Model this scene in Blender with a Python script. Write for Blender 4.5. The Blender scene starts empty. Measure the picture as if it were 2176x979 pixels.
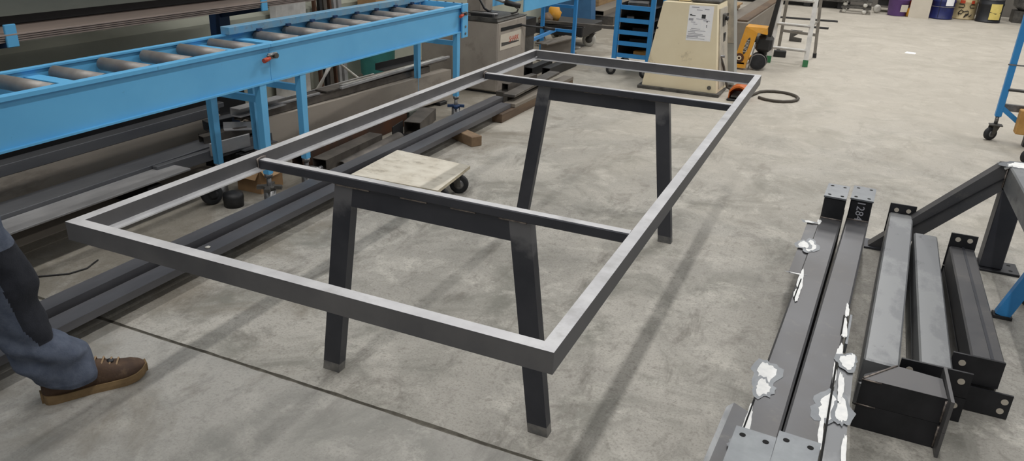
import bpy, bmesh, math, random
from math import sin, cos, pi, radians as rad
from mathutils import Vector as V, Matrix, noise
random.seed(7)
S = bpy.context.scene
COL = S.collection
ORI = {}          # object name -> world origin of its root

# ------------------------------------------------------------------ materials
def srgb(r, g, b):
    f = lambda c: (c/255/12.92) if c/255 <= .04045 else ((c/255+.055)/1.055)**2.4
    return (f(r), f(g), f(b), 1)
def mk(name, c1, c2=None, scale=6, detail=6, rough=.5, metal=0, bump=0, stretch=(1,1,1), r2=None, lo=.35, hi=.65,
       c3=None, s3=30, lo3=.6, hi3=.75, bscale=None, spec=None):
    m = bpy.data.materials.new(name); m.use_nodes = True
    nt = m.node_tree; N = nt.nodes; L = nt.links
    b = N['Principled BSDF']
    b.inputs['Roughness'].default_value = rough; b.inputs['Metallic'].default_value = metal
    if spec is not None: b.inputs['Specular IOR Level'].default_value = spec
    b.inputs['Base Color'].default_value = c1
    if c2 is None and not bump: return m
    tc = N.new('ShaderNodeTexCoord'); mp = N.new('ShaderNodeMapping'); mp.inputs['Scale'].default_value = stretch
    L.new(tc.outputs['Object'], mp.inputs['Vector'])
    nz = N.new('ShaderNodeTexNoise'); nz.inputs['Scale'].default_value = scale; nz.inputs['Detail'].default_value = detail
    nz.inputs['Roughness'].default_value = .6
    L.new(mp.outputs[0], nz.inputs['Vector'])
    last = None
    if c2 is not None:
        mr = N.new('ShaderNodeMapRange'); mr.inputs['From Min'].default_value = lo; mr.inputs['From Max'].default_value = hi
        L.new(nz.outputs['Fac'], mr.inputs['Value'])
        mx = N.new('ShaderNodeMix'); mx.data_type = 'RGBA'; mx.inputs['A'].default_value = c1; mx.inputs['B'].default_value = c2
        L.new(mr.outputs[0], mx.inputs['Factor']); last = mx.outputs['Result']
        if r2 is not None:
            rr = N.new('ShaderNodeMapRange'); rr.inputs['From Min'].default_value = lo; rr.inputs['From Max'].default_value = hi
            rr.inputs['To Min'].default_value = rough; rr.inputs['To Max'].default_value = r2
            L.new(nz.outputs['Fac'], rr.inputs['Value']); L.new(rr.outputs[0], b.inputs['Roughness'])
    if c3 is not None:
        n3 = N.new('ShaderNodeTexNoise'); n3.inputs['Scale'].default_value = s3; n3.inputs['Detail'].default_value = 8
        n3.inputs['Roughness'].default_value = .7
        L.new(mp.outputs[0], n3.inputs['Vector'])
        m3 = N.new('ShaderNodeMapRange'); m3.inputs['From Min'].default_value = lo3; m3.inputs['From Max'].default_value = hi3
        L.new(n3.outputs['Fac'], m3.inputs['Value'])
        x3 = N.new('ShaderNodeMix'); x3.data_type = 'RGBA'; x3.inputs['B'].default_value = c3
        L.new(last, x3.inputs['A']); L.new(m3.outputs[0], x3.inputs['Factor']); last = x3.outputs['Result']
    if last is not None: L.new(last, b.inputs['Base Color'])
    if bump:
        nb = nz
        if bscale:
            nb = N.new('ShaderNodeTexNoise'); nb.inputs['Scale'].default_value = bscale; nb.inputs['Detail'].default_value = 6
            L.new(mp.outputs[0], nb.inputs['Vector'])
        bp = N.new('ShaderNodeBump'); bp.inputs['Strength'].default_value = bump; bp.inputs['Distance'].default_value = .01
        L.new(nb.outputs['Fac'], bp.inputs['Height']); L.new(bp.outputs[0], b.inputs['Normal'])
    return m

M = {}
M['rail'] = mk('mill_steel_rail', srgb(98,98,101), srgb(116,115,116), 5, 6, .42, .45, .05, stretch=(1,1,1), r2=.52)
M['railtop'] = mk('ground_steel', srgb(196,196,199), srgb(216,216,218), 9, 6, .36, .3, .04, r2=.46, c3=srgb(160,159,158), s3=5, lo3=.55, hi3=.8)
M['dark'] = mk('dark_mill_scale', srgb(54,56,63), srgb(70,71,77), 4, 6, .40, .35, .05, r2=.55)
M['sand'] = mk('sanded_scale', srgb(112,112,116), srgb(66,67,72), 14, 5, .5, .6, .05)
M['foot'] = mk('scuffed_steel', srgb(140,138,134), srgb(98,98,99), 16, 5, .6, .4)
M['weld'] = mk('weld_bead', srgb(158,148,140), srgb(104,98,96), 60, 4, .45, .7, .3, bscale=150)
M['col'] = mk('hot_rolled_steel', srgb(82,83,87), srgb(98,97,98), 4, 7, .40, .4, .05, r2=.5, c3=srgb(112,109,106), s3=9, lo3=.58, hi3=.75)
M['colL'] = mk('hot_rolled_pale', srgb(138,140,142), srgb(122,124,127), 6, 9, .40, .35, .06, r2=.48, lo=.46, hi=.54, c3=srgb(98,99,102), s3=13, lo3=.60, hi3=.68, stretch=(1,.5,1))
M['colD'] = mk('column_end_steel', srgb(38,39,42), srgb(52,52,56), 8, 5, .5, .4)
M['plate'] = mk('base_plate_steel', srgb(124,128,132), srgb(104,108,113), 9, 6, .42, .4, .05)
M['bright'] = mk('ground_steel_glare', srgb(250,250,248), srgb(235,236,236), 40, 4, .6, .0, .1)  # ground weld spots with their overexposed glare painted white
M['hole'] = mk('hole_dark', srgb(14,14,15), rough=.9)
M['blue'] = mk('blue_paint', srgb(96,176,226), srgb(104,184,232), 2.5, 4, .42, 0, .02, c3=srgb(60,110,150), s3=14, lo3=.66, hi3=.8)
M['blueW'] = mk('blue_paint_worn', srgb(96,158,196), srgb(128,160,180), 12, 8, .45, 0, .03, c3=srgb(120,130,140), s3=22, lo3=.55, hi3=.72)
M['blueD'] = mk('navy_rack_paint', srgb(30,62,104), srgb(26,50,84), 5, 4, .5)
M['blueT'] = mk('trolley_blue', srgb(52,138,206), srgb(58,146,212), 4, 4, .4)
M['roller'] = mk('roller_zinc', srgb(168,164,160), srgb(138,134,132), 9, 5, .48, .45, 0, stretch=(1,.6,.6))
M['zinc'] = mk('zinc_metal', srgb(150,150,150), srgb(110,110,112), 20, 4, .4, .7)
M['red'] = mk('orange_red_plastic', srgb(190,70,40), rough=.5)
M['black'] = mk('black_paint', srgb(26,26,28), srgb(36,36,38), 8, 4, .5)
M['rubber'] = mk('black_rubber', srgb(30,31,34), srgb(44,45,48), 14, 4, .75)
M['grey'] = mk('cabinet_grey', srgb(160,152,142), srgb(142,134,126), 3, 6, .55, 0, .03, c3=srgb(98,90,82), s3=5, lo3=.55, hi3=.8)
M['greyD'] = mk('grimy_metal', srgb(70,68,66), srgb(100,98,94), 14, 6, .5, .4, .1)
M['cream'] = mk('cream_paint', srgb(240,228,198), srgb(232,218,186), 2.2, 5, .5, 0, .02, c3=srgb(158,144,118), s3=4.5, lo3=.6, hi3=.78)
M['creamW'] = mk('worn_cream_side', srgb(196,188,172), srgb(160,154,144), 9, 8, .55, 0, .04)
M['creamG'] = mk('pale_grey_panel', srgb(168,170,166), srgb(150,150,146), 6, 5, .5)
M['paper'] = mk('white_paper', srgb(250,250,252), srgb(244,245,249), 30, 3, .8)
M['ink'] = mk('grey_ink', srgb(170,170,178), rough=.9)
M['inkD'] = mk('dark_ink', srgb(60,62,66), rough=.9)
M['tan'] = mk('tan_grey_steel', srgb(176,166,154), srgb(158,149,138), 3, 7, .6, .05, .03, stretch=(1,.3,1), c3=srgb(120,112,103), s3=6, lo3=.55, hi3=.75)
M['brown'] = mk('brown_steel', srgb(112,105,97), srgb(132,124,113), 3, 7, .58, .1, .04, stretch=(1,.25,1))
M['slate'] = mk('slate_steel', srgb(84,86,91), srgb(104,105,108), 5, 6, .46, .2, .04, stretch=(1,.3,1))
M['pale'] = mk('pale_steel', srgb(178,177,177), srgb(146,145,146), 7, 7, .44, .25, .04, stretch=(1,.4,1))
M['scrap'] = mk('scrap_steel', srgb(84,80,76), srgb(112,106,100), 10, 6, .5, .5, .06)
M['rust'] = mk('rusty_steel', srgb(96,60,38), srgb(70,56,48), 6, 6, .65, .3, .08)
M['alu'] = mk('aluminium', srgb(226,226,224), srgb(200,200,200), 16, 4, .3, .8)
M['tubeF'] = mk('floor_tube_steel', srgb(104,104,108), srgb(84,84,88), 5, 5, .42, .35, .03, stretch=(1,.3,1))
M['tubeL'] = mk('tube_edge', srgb(128,128,130), rough=.4, metal=.7)
M['sheet'] = mk('sheet_rusty_grey', srgb(182,164,154), srgb(150,138,131), 3, 6, .55, .3, .02, stretch=(1,.3,1))
M['green'] = mk('grey_green_profile', srgb(112,116,108), srgb(94,98,92), 3, 5, .55, .1, 0, stretch=(1,.3,1))
M['blueM'] = mk('machine_blue', srgb(58,106,150), srgb(48,92,132), 4, 6, .5, 0, .02)
M['wood'] = mk('plywood_grimy', srgb(226,219,204), srgb(204,195,178), 10, 8, .7, 0, .05, c3=srgb(134,124,110), s3=9, lo3=.55, hi3=.75, stretch=(1,1.6,1))
M['woodE'] = mk('plywood_edge', srgb(206,196,172), srgb(180,168,146), 20, 4, .7)
M['timber'] = mk('timber', srgb(170,142,104), srgb(140,112,80), 8, 6, .7, 0, .05, stretch=(1,.3,3))
M['timberD'] = mk('old_timber', srgb(112,92,72), srgb(86,70,56), 8, 6, .75, 0, .06, stretch=(1,.3,3))
M['timberM'] = mk('brown_block', srgb(148,124,96), srgb(118,96,74), 8, 6, .7, 0, .05)
M['timberY'] = mk('yellow_timber', srgb(206,160,92), srgb(180,134,72), 8, 6, .7, 0, .05)
M['card'] = mk('cardboard', srgb(176,142,104), srgb(160,126,90), 6, 4, .8, 0, .02)
M['teal'] = mk('teal_plastic', srgb(104,206,206), srgb(88,186,190), 8, 6, .5, 0, .05)
M['yellow'] = mk('yellow_paint', srgb(226,160,44), srgb(210,150,56), 7, 6, .5, 0, .02, c3=srgb(206,170,110), s3=5, lo3=.5, hi3=.7)
M['orange'] = mk('orange_paint', srgb(206,104,24), srgb(186,88,20), 8, 4, .5)
M['alul'] = mk('ladder_aluminium', srgb(228,226,222), srgb(206,204,200), 12, 4, .4, .25)
M['alud'] = mk('ladder_grey_aluminium', srgb(150,146,140), srgb(130,126,120), 12, 4, .45, .3)
M['greenp'] = mk('green_plastic', srgb(50,112,70), rough=.5)
M['white'] = mk('white_plastic', srgb(206,204,196), srgb(180,176,168), 14, 4, .55)
M['purple'] = mk('purple_plastic', srgb(108,76,142), srgb(96,66,128), 5, 4, .5)
M['drumb'] = mk('drum_blue', srgb(30,40,104), srgb(24,32,84), 5, 4, .45)
M['drumk'] = mk('drum_black', srgb(30,32,38), srgb(40,42,46), 5, 4, .5)
M['drumc'] = mk('drum_cream', srgb(206,188,146), srgb(188,170,132), 5, 5, .55)
M['labely'] = mk('yellow_label', srgb(226,206,120), srgb(216,196,110), 10, 3, .6)
M['panel'] = mk('pale_board', srgb(206,198,184), srgb(196,188,174), 4, 4, .6)
M['jeans'] = mk('navy_work_cloth', srgb(88,96,112), srgb(72,80,97), 40, 6, .9, 0, .25, bscale=260)
M['jeansD'] = mk('black_knee_cloth', srgb(26,29,38), srgb(34,37,46), 40, 6, .9, 0, .2, bscale=260)
M['suede'] = mk('brown_suede', srgb(84,64,48), srgb(66,50,40), 16, 6, .85, 0, .15, c3=srgb(108,88,68), s3=20, lo3=.55, hi3=.75, bscale=120)
M['sole'] = mk('gum_sole', srgb(138,114,80), srgb(118,96,66), 18, 5, .7, 0, .05)
M['lace'] = mk('lace_tan', srgb(150,126,98), rough=.9)
M['skin'] = mk('skin', srgb(206,160,134), srgb(196,148,122), 12, 4, .55)
M['hair'] = mk('hair_brown', srgb(60,44,34), rough=.7)
M['wall'] = mk('wall_paint', srgb(206,204,192), srgb(190,188,176), 2, 5, .7, 0, .03)
M['trim'] = mk('wall_plinth', srgb(176,178,164), srgb(160,162,148), 2, 5, .7, 0, .03)
M['bwall'] = mk('back_wall', srgb(120,116,110), srgb(100,96,92), 2, 5, .8)
M['lamp'] = mk('lamp_housing', srgb(220,220,220), rough=.6)
M['rope'] = mk('hose_grey', srgb(84,78,70), srgb(70,64,58), 20, 4, .7)

def leg_mat():
    m = mk('leg_mill_scale', srgb(54,56,63), srgb(70,71,77), 4, 6, .40, .35, .05, r2=.5); nt = m.node_tree; N = nt.nodes; L = nt.links; b = N['Principled BSDF']
    src = b.inputs['Base Color'].links[0].from_socket; tc = N.new('ShaderNodeTexCoord'); sx = N.new('ShaderNodeSeparateXYZ'); L.new(tc.outputs['Object'], sx.inputs[0])
    nz = N.new('ShaderNodeTexNoise'); nz.inputs['Scale'].default_value = 16; nz.inputs['Detail'].default_value = 6; L.new(tc.outputs['Object'], nz.inputs['Vector'])
    ad = N.new('ShaderNodeMath'); ad.operation = 'MULTIPLY_ADD'; ad.inputs[1].default_value = .16; L.new(nz.outputs['Fac'], ad.inputs[0]); L.new(sx.outputs['Z'], ad.inputs[2])
    mr = N.new('ShaderNodeMapRange'); mr.inputs['From Min'].default_value = .685; mr.inputs['From Max'].default_value = .735; L.new(ad.outputs[0], mr.inputs['Value'])
    mx = N.new('ShaderNodeMix'); mx.data_type = 'RGBA'; L.new(src, mx.inputs['A']); mx.inputs['B'].default_value = srgb(112,112,115); L.new(mr.outputs[0], mx.inputs['Factor'])
    L.new(mx.outputs['Result'], b.inputs['Base Color']); return m
M['leg'] = leg_mat()     # wire-brushed round the welded top joints
def floor_mat():
    m = bpy.data.materials.new('concrete_floor'); m.use_nodes = True
    nt = m.node_tree; N = nt.nodes; L = nt.links; b = N['Principled BSDF']
    tc = N.new('ShaderNodeTexCoord')
    def nz(scale, detail=8, rough=.6, dist=0, st=None):
        n = N.new('ShaderNodeTexNoise'); n.inputs['Scale'].default_value = scale; n.inputs['Detail'].default_value = detail
        n.inputs['Roughness'].default_value = rough; n.inputs['Distortion'].default_value = dist
        if st:
            mp = N.new('ShaderNodeMapping'); mp.inputs['Scale'].default_value = st; mp.inputs['Rotation'].default_value = (0,0,.5)
            L.new(tc.outputs['Object'], mp.inputs['Vector']); L.new(mp.outputs[0], n.inputs['Vector'])
        else: L.new(tc.outputs['Object'], n.inputs['Vector'])
        return n.outputs['Fac']
    def mr(s, a, c, t0=0, t1=1):
        r = N.new('ShaderNodeMapRange'); r.inputs['From Min'].default_value = a; r.inputs['From Max'].default_value = c
        r.inputs['To Min'].default_value = t0; r.inputs['To Max'].default_value = t1; L.new(s, r.inputs['Value']); return r.outputs[0]
    def mix(a, c, f, mode='MIX'):
        x = N.new('ShaderNodeMix'); x.data_type = 'RGBA'; x.blend_type = mode
        for sck, v in (('A', a), ('B', c)):
            if isinstance(v, tuple): x.inputs[sck].default_value = v
            else: L.new(v, x.inputs[sck])
        if isinstance(f, float): x.inputs['Factor'].default_value = f
        else: L.new(f, x.inputs['Factor'])
        return x.outputs['Result']
    base = mix(srgb(156,153,146), srgb(180,176,168), mr(nz(1.1, 6, .6, .5), .38, .62))
    base = mix(base, srgb(130,129,121), mr(nz(2.3, 8, .65, .8), .48, .66))        # grey-green damp patches
    base = mix(base, srgb(200,196,187), mr(nz(4.2, 8, .7, .4), .52, .70))          # pale cloudy wear
    base = mix(base, srgb(108,104,97), mr(nz(5.5, 9, .75, .6, (1,.45,1)), .53, .72))   # oily dark stains
    base = mix(base, srgb(122,118,110), mr(nz(26, 7, .75), .54, .74))
    base = mix(base, srgb(204,200,192), mr(nz(34, 6, .75), .60, .80))
    base = mix(base, srgb(120,117,110), mr(nz(110, 4, .7), .50, .80))               # specks
    base = mix(base, srgb(96,92,86), mr(nz(70, 3, .6), .72, .80))
    # the near slab beyond the joint is a greyer pour
    sx = N.new('ShaderNodeSeparateXYZ'); L.new(tc.outputs['Object'], sx.inputs[0])
    near = mr(sx.outputs['Y'], .552, .556, 1, 0)
    grey = mix(base, srgb(158,157,154), .4)
    base = mix(base, grey, near)
    # brighter light of the far floor painted in, paler and more even with distance
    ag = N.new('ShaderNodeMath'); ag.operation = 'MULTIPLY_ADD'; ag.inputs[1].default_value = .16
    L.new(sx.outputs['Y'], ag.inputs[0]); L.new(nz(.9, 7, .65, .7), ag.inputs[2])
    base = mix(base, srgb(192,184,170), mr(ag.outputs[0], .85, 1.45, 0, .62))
    # oily brown stains, thicker round the steel store
    ad = N.new('ShaderNodeMath'); ad.operation = 'MULTIPLY_ADD'; ad.inputs[1].default_value = -.22
    L.new(sx.outputs['X'], ad.inputs[0]); L.new(nz(1.7, 7, .65, .7), ad.inputs[2])
    base = mix(base, srgb(112,104,90), mr(ad.outputs[0], .86, 1.02, 0, .6))
    L.new(base, b.inputs['Base Color'])
    L.new(mr(nz(3.1, 6), .3, .7, .5, .75), b.inputs['Roughness'])
    bp = N.new('ShaderNodeBump'); bp.inputs['Strength'].default_value = .25; bp.inputs['Distance'].default_value = .006
    L.new(nz(38, 8, .7), bp.inputs['Height']); L.new(bp.outputs[0], b.inputs['Normal'])
    b.inputs['Specular IOR Level'].default_value = .35
    return m
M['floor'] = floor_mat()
M['dirt'] = mk('joint_dirt', srgb(112,108,99), srgb(84,80,72), 30, 6, .95, 0, .3)

# ------------------------------------------------------------------ mesh building
class FL(list):                # faces of one primitive; .build finishes its mesh
    def build(s, *a, **k): return s.mb.build(*a, **k)
class MB:
    def __init__(s): s.bm = bmesh.new(); s.mi = 0
    def _tag(s, faces):
        for f in faces: f.material_index = s.mi
    def poly8(s, b4, t4):
        v = [s.bm.verts.new(p) for p in list(b4)+list(t4)]; n = len(b4); fs = FL(); fs.mb = s
        fs.append(s.bm.faces.new(v[:n][::-1])); fs.append(s.bm.faces.new(v[n:]))
        for i in range(n): fs.append(s.bm.faces.new((v[i], v[(i+1) % n], v[n+(i+1) % n], v[n+i])))
        s._tag(fs); return fs
    def box(s, x0, x1, y0, y1, z0, z1, bev=0):
        p = [(x0,y0,z0),(x1,y0,z0),(x1,y1,z0),(x0,y1,z0)]; q = [(a,b,z1) for a,b,_ in p]
        fs = s.poly8(p, q)
        if bev: s.bev(fs, bev)
        return s
    def bev(s, fs, w, seg=1):
        es = list({e for f in fs for e in f.edges})
        r = bmesh.ops.bevel(s.bm, geom=es, offset=w, segments=seg, affect='EDGES', profile=.5)
        s._tag(r['faces'])
    def frame(s, p0, p1, up=(0,0,1)):
        d = (V(p1)-V(p0)).normalized(); u = V(up)
        if abs(d.dot(u)) > .98: u = V((0,1,0))
        r = d.cross(u).normalized(); u = r.cross(d).normalized(); return d, r, u
    def bar(s, p0, p1, w, h, up=(0,0,1), bev=0):      # solid rectangular bar on an axis
        d, r, u = s.frame(p0, p1, up)
        q = [(-w/2,-h/2),(w/2,-h/2),(w/2,h/2),(-w/2,h/2)]
        fs = s.poly8([V(p0)+r*a+u*b for a,b in q], [V(p1)+r*a+u*b for a,b in q])
        if bev: s.bev(fs, bev)
        return s
    def hollow(s, p0, p1, w, h, t=.004, up=(0,0,1)):  # open ended rectangular tube
        d, r, u = s.frame(p0, p1, up); fs = []
        def ring(p, w, h): return [s.bm.verts.new(V(p)+r*a*w/2+u*b*h/2) for a,b in ((-1,-1),(1,-1),(1,1),(-1,1))]
        a, b = ring(p0,w,h), ring(p1,w,h); c, e = ring(p0,w-2*t,h-2*t), ring(p1,w-2*t,h-2*t)
        for i in range(4):
            j = (i+1) % 4
            fs += [s.bm.faces.new((a[i],a[j],b[j],b[i])), s.bm.faces.new((c[j],c[i],e[i],e[j])),
                   s.bm.faces.new((a[j],a[i],c[i],c[j])), s.bm.faces.new((b[i],b[j],e[j],e[i]))]
        s._tag(fs); return s
    def prof(s, pts, p0, p1, up=(0,0,1)):             # extrude a 2-D polygon (right, up) from p0 to p1
        d, r, u = s.frame(p0, p1, up)
        s.poly8([V(p0)+r*a+u*b for a,b in pts], [V(p1)+r*a+u*b for a,b in pts]); return s
    def cyl(s, p0, p1, r0, r1=None, n=20, caps=True):
        r1 = r0 if r1 is None else r1
        d, r, u = s.frame(p0, p1)
        a = [s.bm.verts.new(V(p0)+(r*cos(2*pi*i/n)+u*sin(2*pi*i/n))*r0) for i in range(n)]
        b = [s.bm.verts.new(V(p1)+(r*cos(2*pi*i/n)+u*sin(2*pi*i/n))*r1) for i in range(n)]
        fs = [s.bm.faces.new((a[i],a[(i+1)%n],b[(i+1)%n],b[i])) for i in range(n)]
        for f in fs: f.smooth = True
        if caps: fs += [s.bm.faces.new(a[::-1]), s.bm.faces.new(b)]
        s._tag(fs); return s
    def tube(s, p0, p1, r0, t, n=24):                 # open pipe
        d, r, u = s.frame(p0, p1); fs = []
        def ring(p, q): return [s.bm.verts.new(V(p)+(r*cos(2*pi*i/n)+u*sin(2*pi*i/n))*q) for i in range(n)]
        a, b, c, e = ring(p0,r0), ring(p1,r0), ring(p0,r0-t), ring(p1,r0-t)
        for i in range(n):
            j = (i+1) % n
            q = [s.bm.faces.new((a[i],a[j],b[j],b[i])), s.bm.faces.new((c[j],c[i],e[i],e[j]))]
            for f in q: f.smooth = True
            fs += q+[s.bm.faces.new((a[j],a[i],c[i],c[j])), s.bm.faces.new((b[i],b[j],e[j],e[i]))]
        s._tag(fs); return s
    def lathe(s, prof, c, n=32, axis=(0,0,1), cap0=True, cap1=True):
        ax = V(axis).normalized(); r = ax.orthogonal().normalized(); u = ax.cross(r); rows = []
        for q, h in prof: rows.append([s.bm.verts.new(V(c)+ax*h+(r*cos(2*pi*i/n)+u*sin(2*pi*i/n))*max(q,1e-4)) for i in range(n)])
        fs = []
        for a, b in zip(rows, rows[1:]):
            for i in range(n):
                f = s.bm.faces.new((a[i],a[(i+1)%n],b[(i+1)%n],b[i])); f.smooth = True; fs.append(f)
        if cap0: fs.append(s.bm.faces.new(rows[0][::-1]))
        if cap1: fs.append(s.bm.faces.new(rows[-1]))
        s._tag(fs); return s
    def path(s, pts, r, n=10, closed=False):          # round tube along points
        P = [V(p) for p in pts]; rows = []; fs = []
        ref = V((0,0,1))
        for i, p in enumerate(P):
            if closed: t = P[(i+1)%len(P)]-P[i-1]
            else: t = P[min(i+1,len(P)-1)]-P[max(i-1,0)]
            t.normalize(); a = t.cross(ref)
            if a.length < .05: a = t.cross(V((1,0,0)))
            a.normalize(); b = a.cross(t)
            rows.append([s.bm.verts.new(p+(a*cos(2*pi*k/n)+b*sin(2*pi*k/n))*r) for k in range(n)])
        m = len(rows)
        for i in range(m if closed else m-1):
            a, b = rows[i], rows[(i+1)%m]
            for k in range(n):
                f = s.bm.faces.new((a[k],a[(k+1)%n],b[(k+1)%n],b[k])); f.smooth = True; fs.append(f)
        if not closed: fs += [s.bm.faces.new(rows[0][::-1]), s.bm.faces.new(rows[-1])]
        s._tag(fs); return s
    def loft(s, rings, cap0=True, cap1=True, smooth=True):
        rows = [[s.bm.verts.new(p) for p in r] for r in rings]; n = len(rows[0]); fs = []
        for a, b in zip(rows, rows[1:]):
            for i in range(n):
                f = s.bm.faces.new((a[i],a[(i+1)%n],b[(i+1)%n],b[i])); f.smooth = smooth; fs.append(f)
        if cap0: fs.append(s.bm.faces.new(rows[0][::-1]))
        if cap1: fs.append(s.bm.faces.new(rows[-1]))
        s._tag(fs); return s
    def build(s, name, mats, parent=None, origin=None):
        bmesh.ops.recalc_face_normals(s.bm, faces=s.bm.faces)
        me = bpy.data.meshes.new(name); o = bpy.data.objects.new(name, me); COL.objects.link(o)
        if parent is not None:
            og = ORI[parent.name]; o.parent = parent
        else:
            if origin is None:
                zs = [v.co for v in s.bm.verts]
                og = V(((min(p.x for p in zs)+max(p.x for p in zs))/2, (min(p.y for p in zs)+max(p.y for p in zs))/2, min(p.z for p in zs)))
            else: og = V(origin)
            o.location = og
        ORI[o.name] = V(og)
        for v in s.bm.verts: v.co -= og
        s.bm.to_mesh(me); s.bm.free()
        for mm in (mats if isinstance(mats, (list, tuple)) else [mats]): me.materials.append(M[mm] if isinstance(mm, str) else mm)
        return o
def tag(o, label=None, cat=None, group=None, kind=None):
    if label: o['label'] = label
    if cat: o['category'] = cat
    if group: o['group'] = group
    if kind: o['kind'] = kind
    return o
def thing(name, loc, label, cat, group=None):
    o = bpy.data.objects.new(name, None); COL.objects.link(o); o.location = loc; o.empty_display_size = .1
    ORI[o.name] = V(loc); return tag(o, label, cat, group)
def text(name, body, size, mat, parent, mtx, ext=.0006):
    cu = bpy.data.curves.new(name, 'FONT'); cu.body = body; cu.size = size; cu.extrude = ext
    cu.align_x = 'CENTER'; cu.align_y = 'CENTER'
    t = bpy.data.objects.new('tmp', cu); COL.objects.link(t)
    me = bpy.data.meshes.new_from_object(t.evaluated_get(bpy.context.evaluated_depsgraph_get()))
    bpy.data.objects.remove(t); bpy.data.curves.remove(cu)
    me.transform(mtx); me.transform(Matrix.Translation(-ORI[parent.name]))
    me.materials.clear(); me.materials.append(M[mat]); me.name = name
    o = bpy.data.objects.new(name, me); COL.objects.link(o); o.parent = parent; ORI[o.name] = ORI[parent.name]
    return o
def onface(c, right, up):
    r = V(right).normalized(); u = V(up).normalized(); n = r.cross(u)
    return Matrix.Translation(V(c)) @ Matrix((r, u, n)).transposed().to_4x4()

# ------------------------------------------------------------------ camera
C0 = V((0.3948, -1.1509, 1.5117)); yaw, pit, rol, f = .4028, .4027, .0418, 1607.73
fwd = V((-sin(yaw)*cos(pit), cos(yaw)*cos(pit), -sin(pit))); rt = V((cos(yaw), sin(yaw), 0)); up = rt.cross(fwd)
r2 = rt*cos(rol)+up*sin(rol); u2 = -rt*sin(rol)+up*cos(rol)
cd = bpy.data.cameras.new('camera'); co = bpy.data.objects.new('camera', cd); COL.objects.link(co)
cd.sensor_fit = 'HORIZONTAL'; cd.sensor_width = 36; cd.lens = f*36/2176; cd.clip_start = .05; cd.clip_end = 100
co.matrix_world = Matrix.Translation(C0) @ Matrix((r2, u2, -fwd)).transposed().to_4x4()
S.camera = co

# ------------------------------------------------------------------ setting
def build_floor():
    m = MB(); bm = m.bm
    xs = [-6.5+i*.02 for i in range(0, 676)]
    def row(fy, z): return [bm.verts.new((x, fy(x), z)) for x in xs]
    j = lambda x: .5545+.004*noise.noise(V((x*1.3, 0, 0)))
    w = lambda x, s: .006+.006*abs(noise.noise(V((x*9, s, 1))))+.007*max(0, noise.noise(V((x*2.6, s, 4))))
    rows = [row(lambda x: -5, 0), row(lambda x: j(x)-w(x,2), 0), row(lambda x: j(x)-.003, -.006), row(lambda x: j(x)+.003, -.006),
            row(lambda x: j(x)+w(x,7), 0), row(lambda x: 16, 0)]
    for k, (a, b) in enumerate(zip(rows, rows[1:])):
        m.mi = 1 if k in (1, 2, 3) else 0
        for i in range(len(xs)-1): m._tag([bm.faces.new((a[i], a[i+1], b[i+1], b[i]))])
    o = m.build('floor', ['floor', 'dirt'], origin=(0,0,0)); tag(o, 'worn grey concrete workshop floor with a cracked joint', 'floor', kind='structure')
build_floor()
tag(MB().box(-4.05, -3.87, -5, 16, 0, 3.2).build('wall_left', 'wall'), 'off-white workshop wall behind the steel rack', 'wall', kind='structure')
tag(MB().poly8([(-3.87,-5,0),(-3.80,-5,0),(-3.80,16,0),(-3.87,16,0)], [(-3.87,-5,.71),(-3.80,-5,.67),(-3.80,16,.67),(-3.87,16,.71)]).build('baseboard_left', 'trim'),
    'projecting plinth along the foot of the left wall', 'plinth', kind='structure')
tag(MB().box(-6.5, 7, 15.8, 16, 0, 3.2).build('wall_back', 'bwall'), 'far grey workshop wall', 'wall', kind='structure')

# ------------------------------------------------------------------ the welded table frame
L_, W_, H_, TH, TW = 3.0488, 1.3071, .75, .049, .0313
T = thing('table_frame', (-W_/2, L_/2, 0), 'long welded bare steel table frame on two trapezoid leg frames, mid floor', 'table frame')
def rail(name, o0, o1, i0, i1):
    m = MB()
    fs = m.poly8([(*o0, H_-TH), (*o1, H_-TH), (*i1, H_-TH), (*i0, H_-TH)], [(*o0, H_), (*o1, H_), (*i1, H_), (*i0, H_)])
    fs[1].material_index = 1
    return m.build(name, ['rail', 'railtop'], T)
a, b = -W_, 0.0
R1 = rail('end_rail', (a,0), (b,0), (a+TW,TW), (b-TW,TW))
R2 = rail('end_rail', (b,L_), (a,L_), (b-TW,L_-TW), (a+TW,L_-TW))
R3 = rail('side_rail', (b,0), (b,L_), (b-TW,TW), (b-TW,L_-TW))
R4 = rail('side_rail', (a,L_), (a,0), (a+TW,L_-TW), (a+TW,TW))
lz0, lz1 = H_-TH, H_-TH+.004; lw = .02
for nm, bx in (('ledge_strip', (a+TW, a+TW+lw, TW, L_-TW)), ('ledge_strip', (b-TW-lw, b-TW, TW, L_-TW)),
               ('ledge_strip', (a+TW+lw, b-TW-lw, TW, TW+lw)), ('ledge_strip', (a+TW+lw, b-TW-lw, L_-TW-lw, L_-TW))):
    m = MB(); m.box(*bx, lz0, lz1); m.build(nm, 'railtop', T)
m = MB(); m.box(a+TW, a+TW+.006, TW, L_-TW, lz1, lz1+.006); m.build('ledge_bead', 'railtop', R4)
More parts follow.
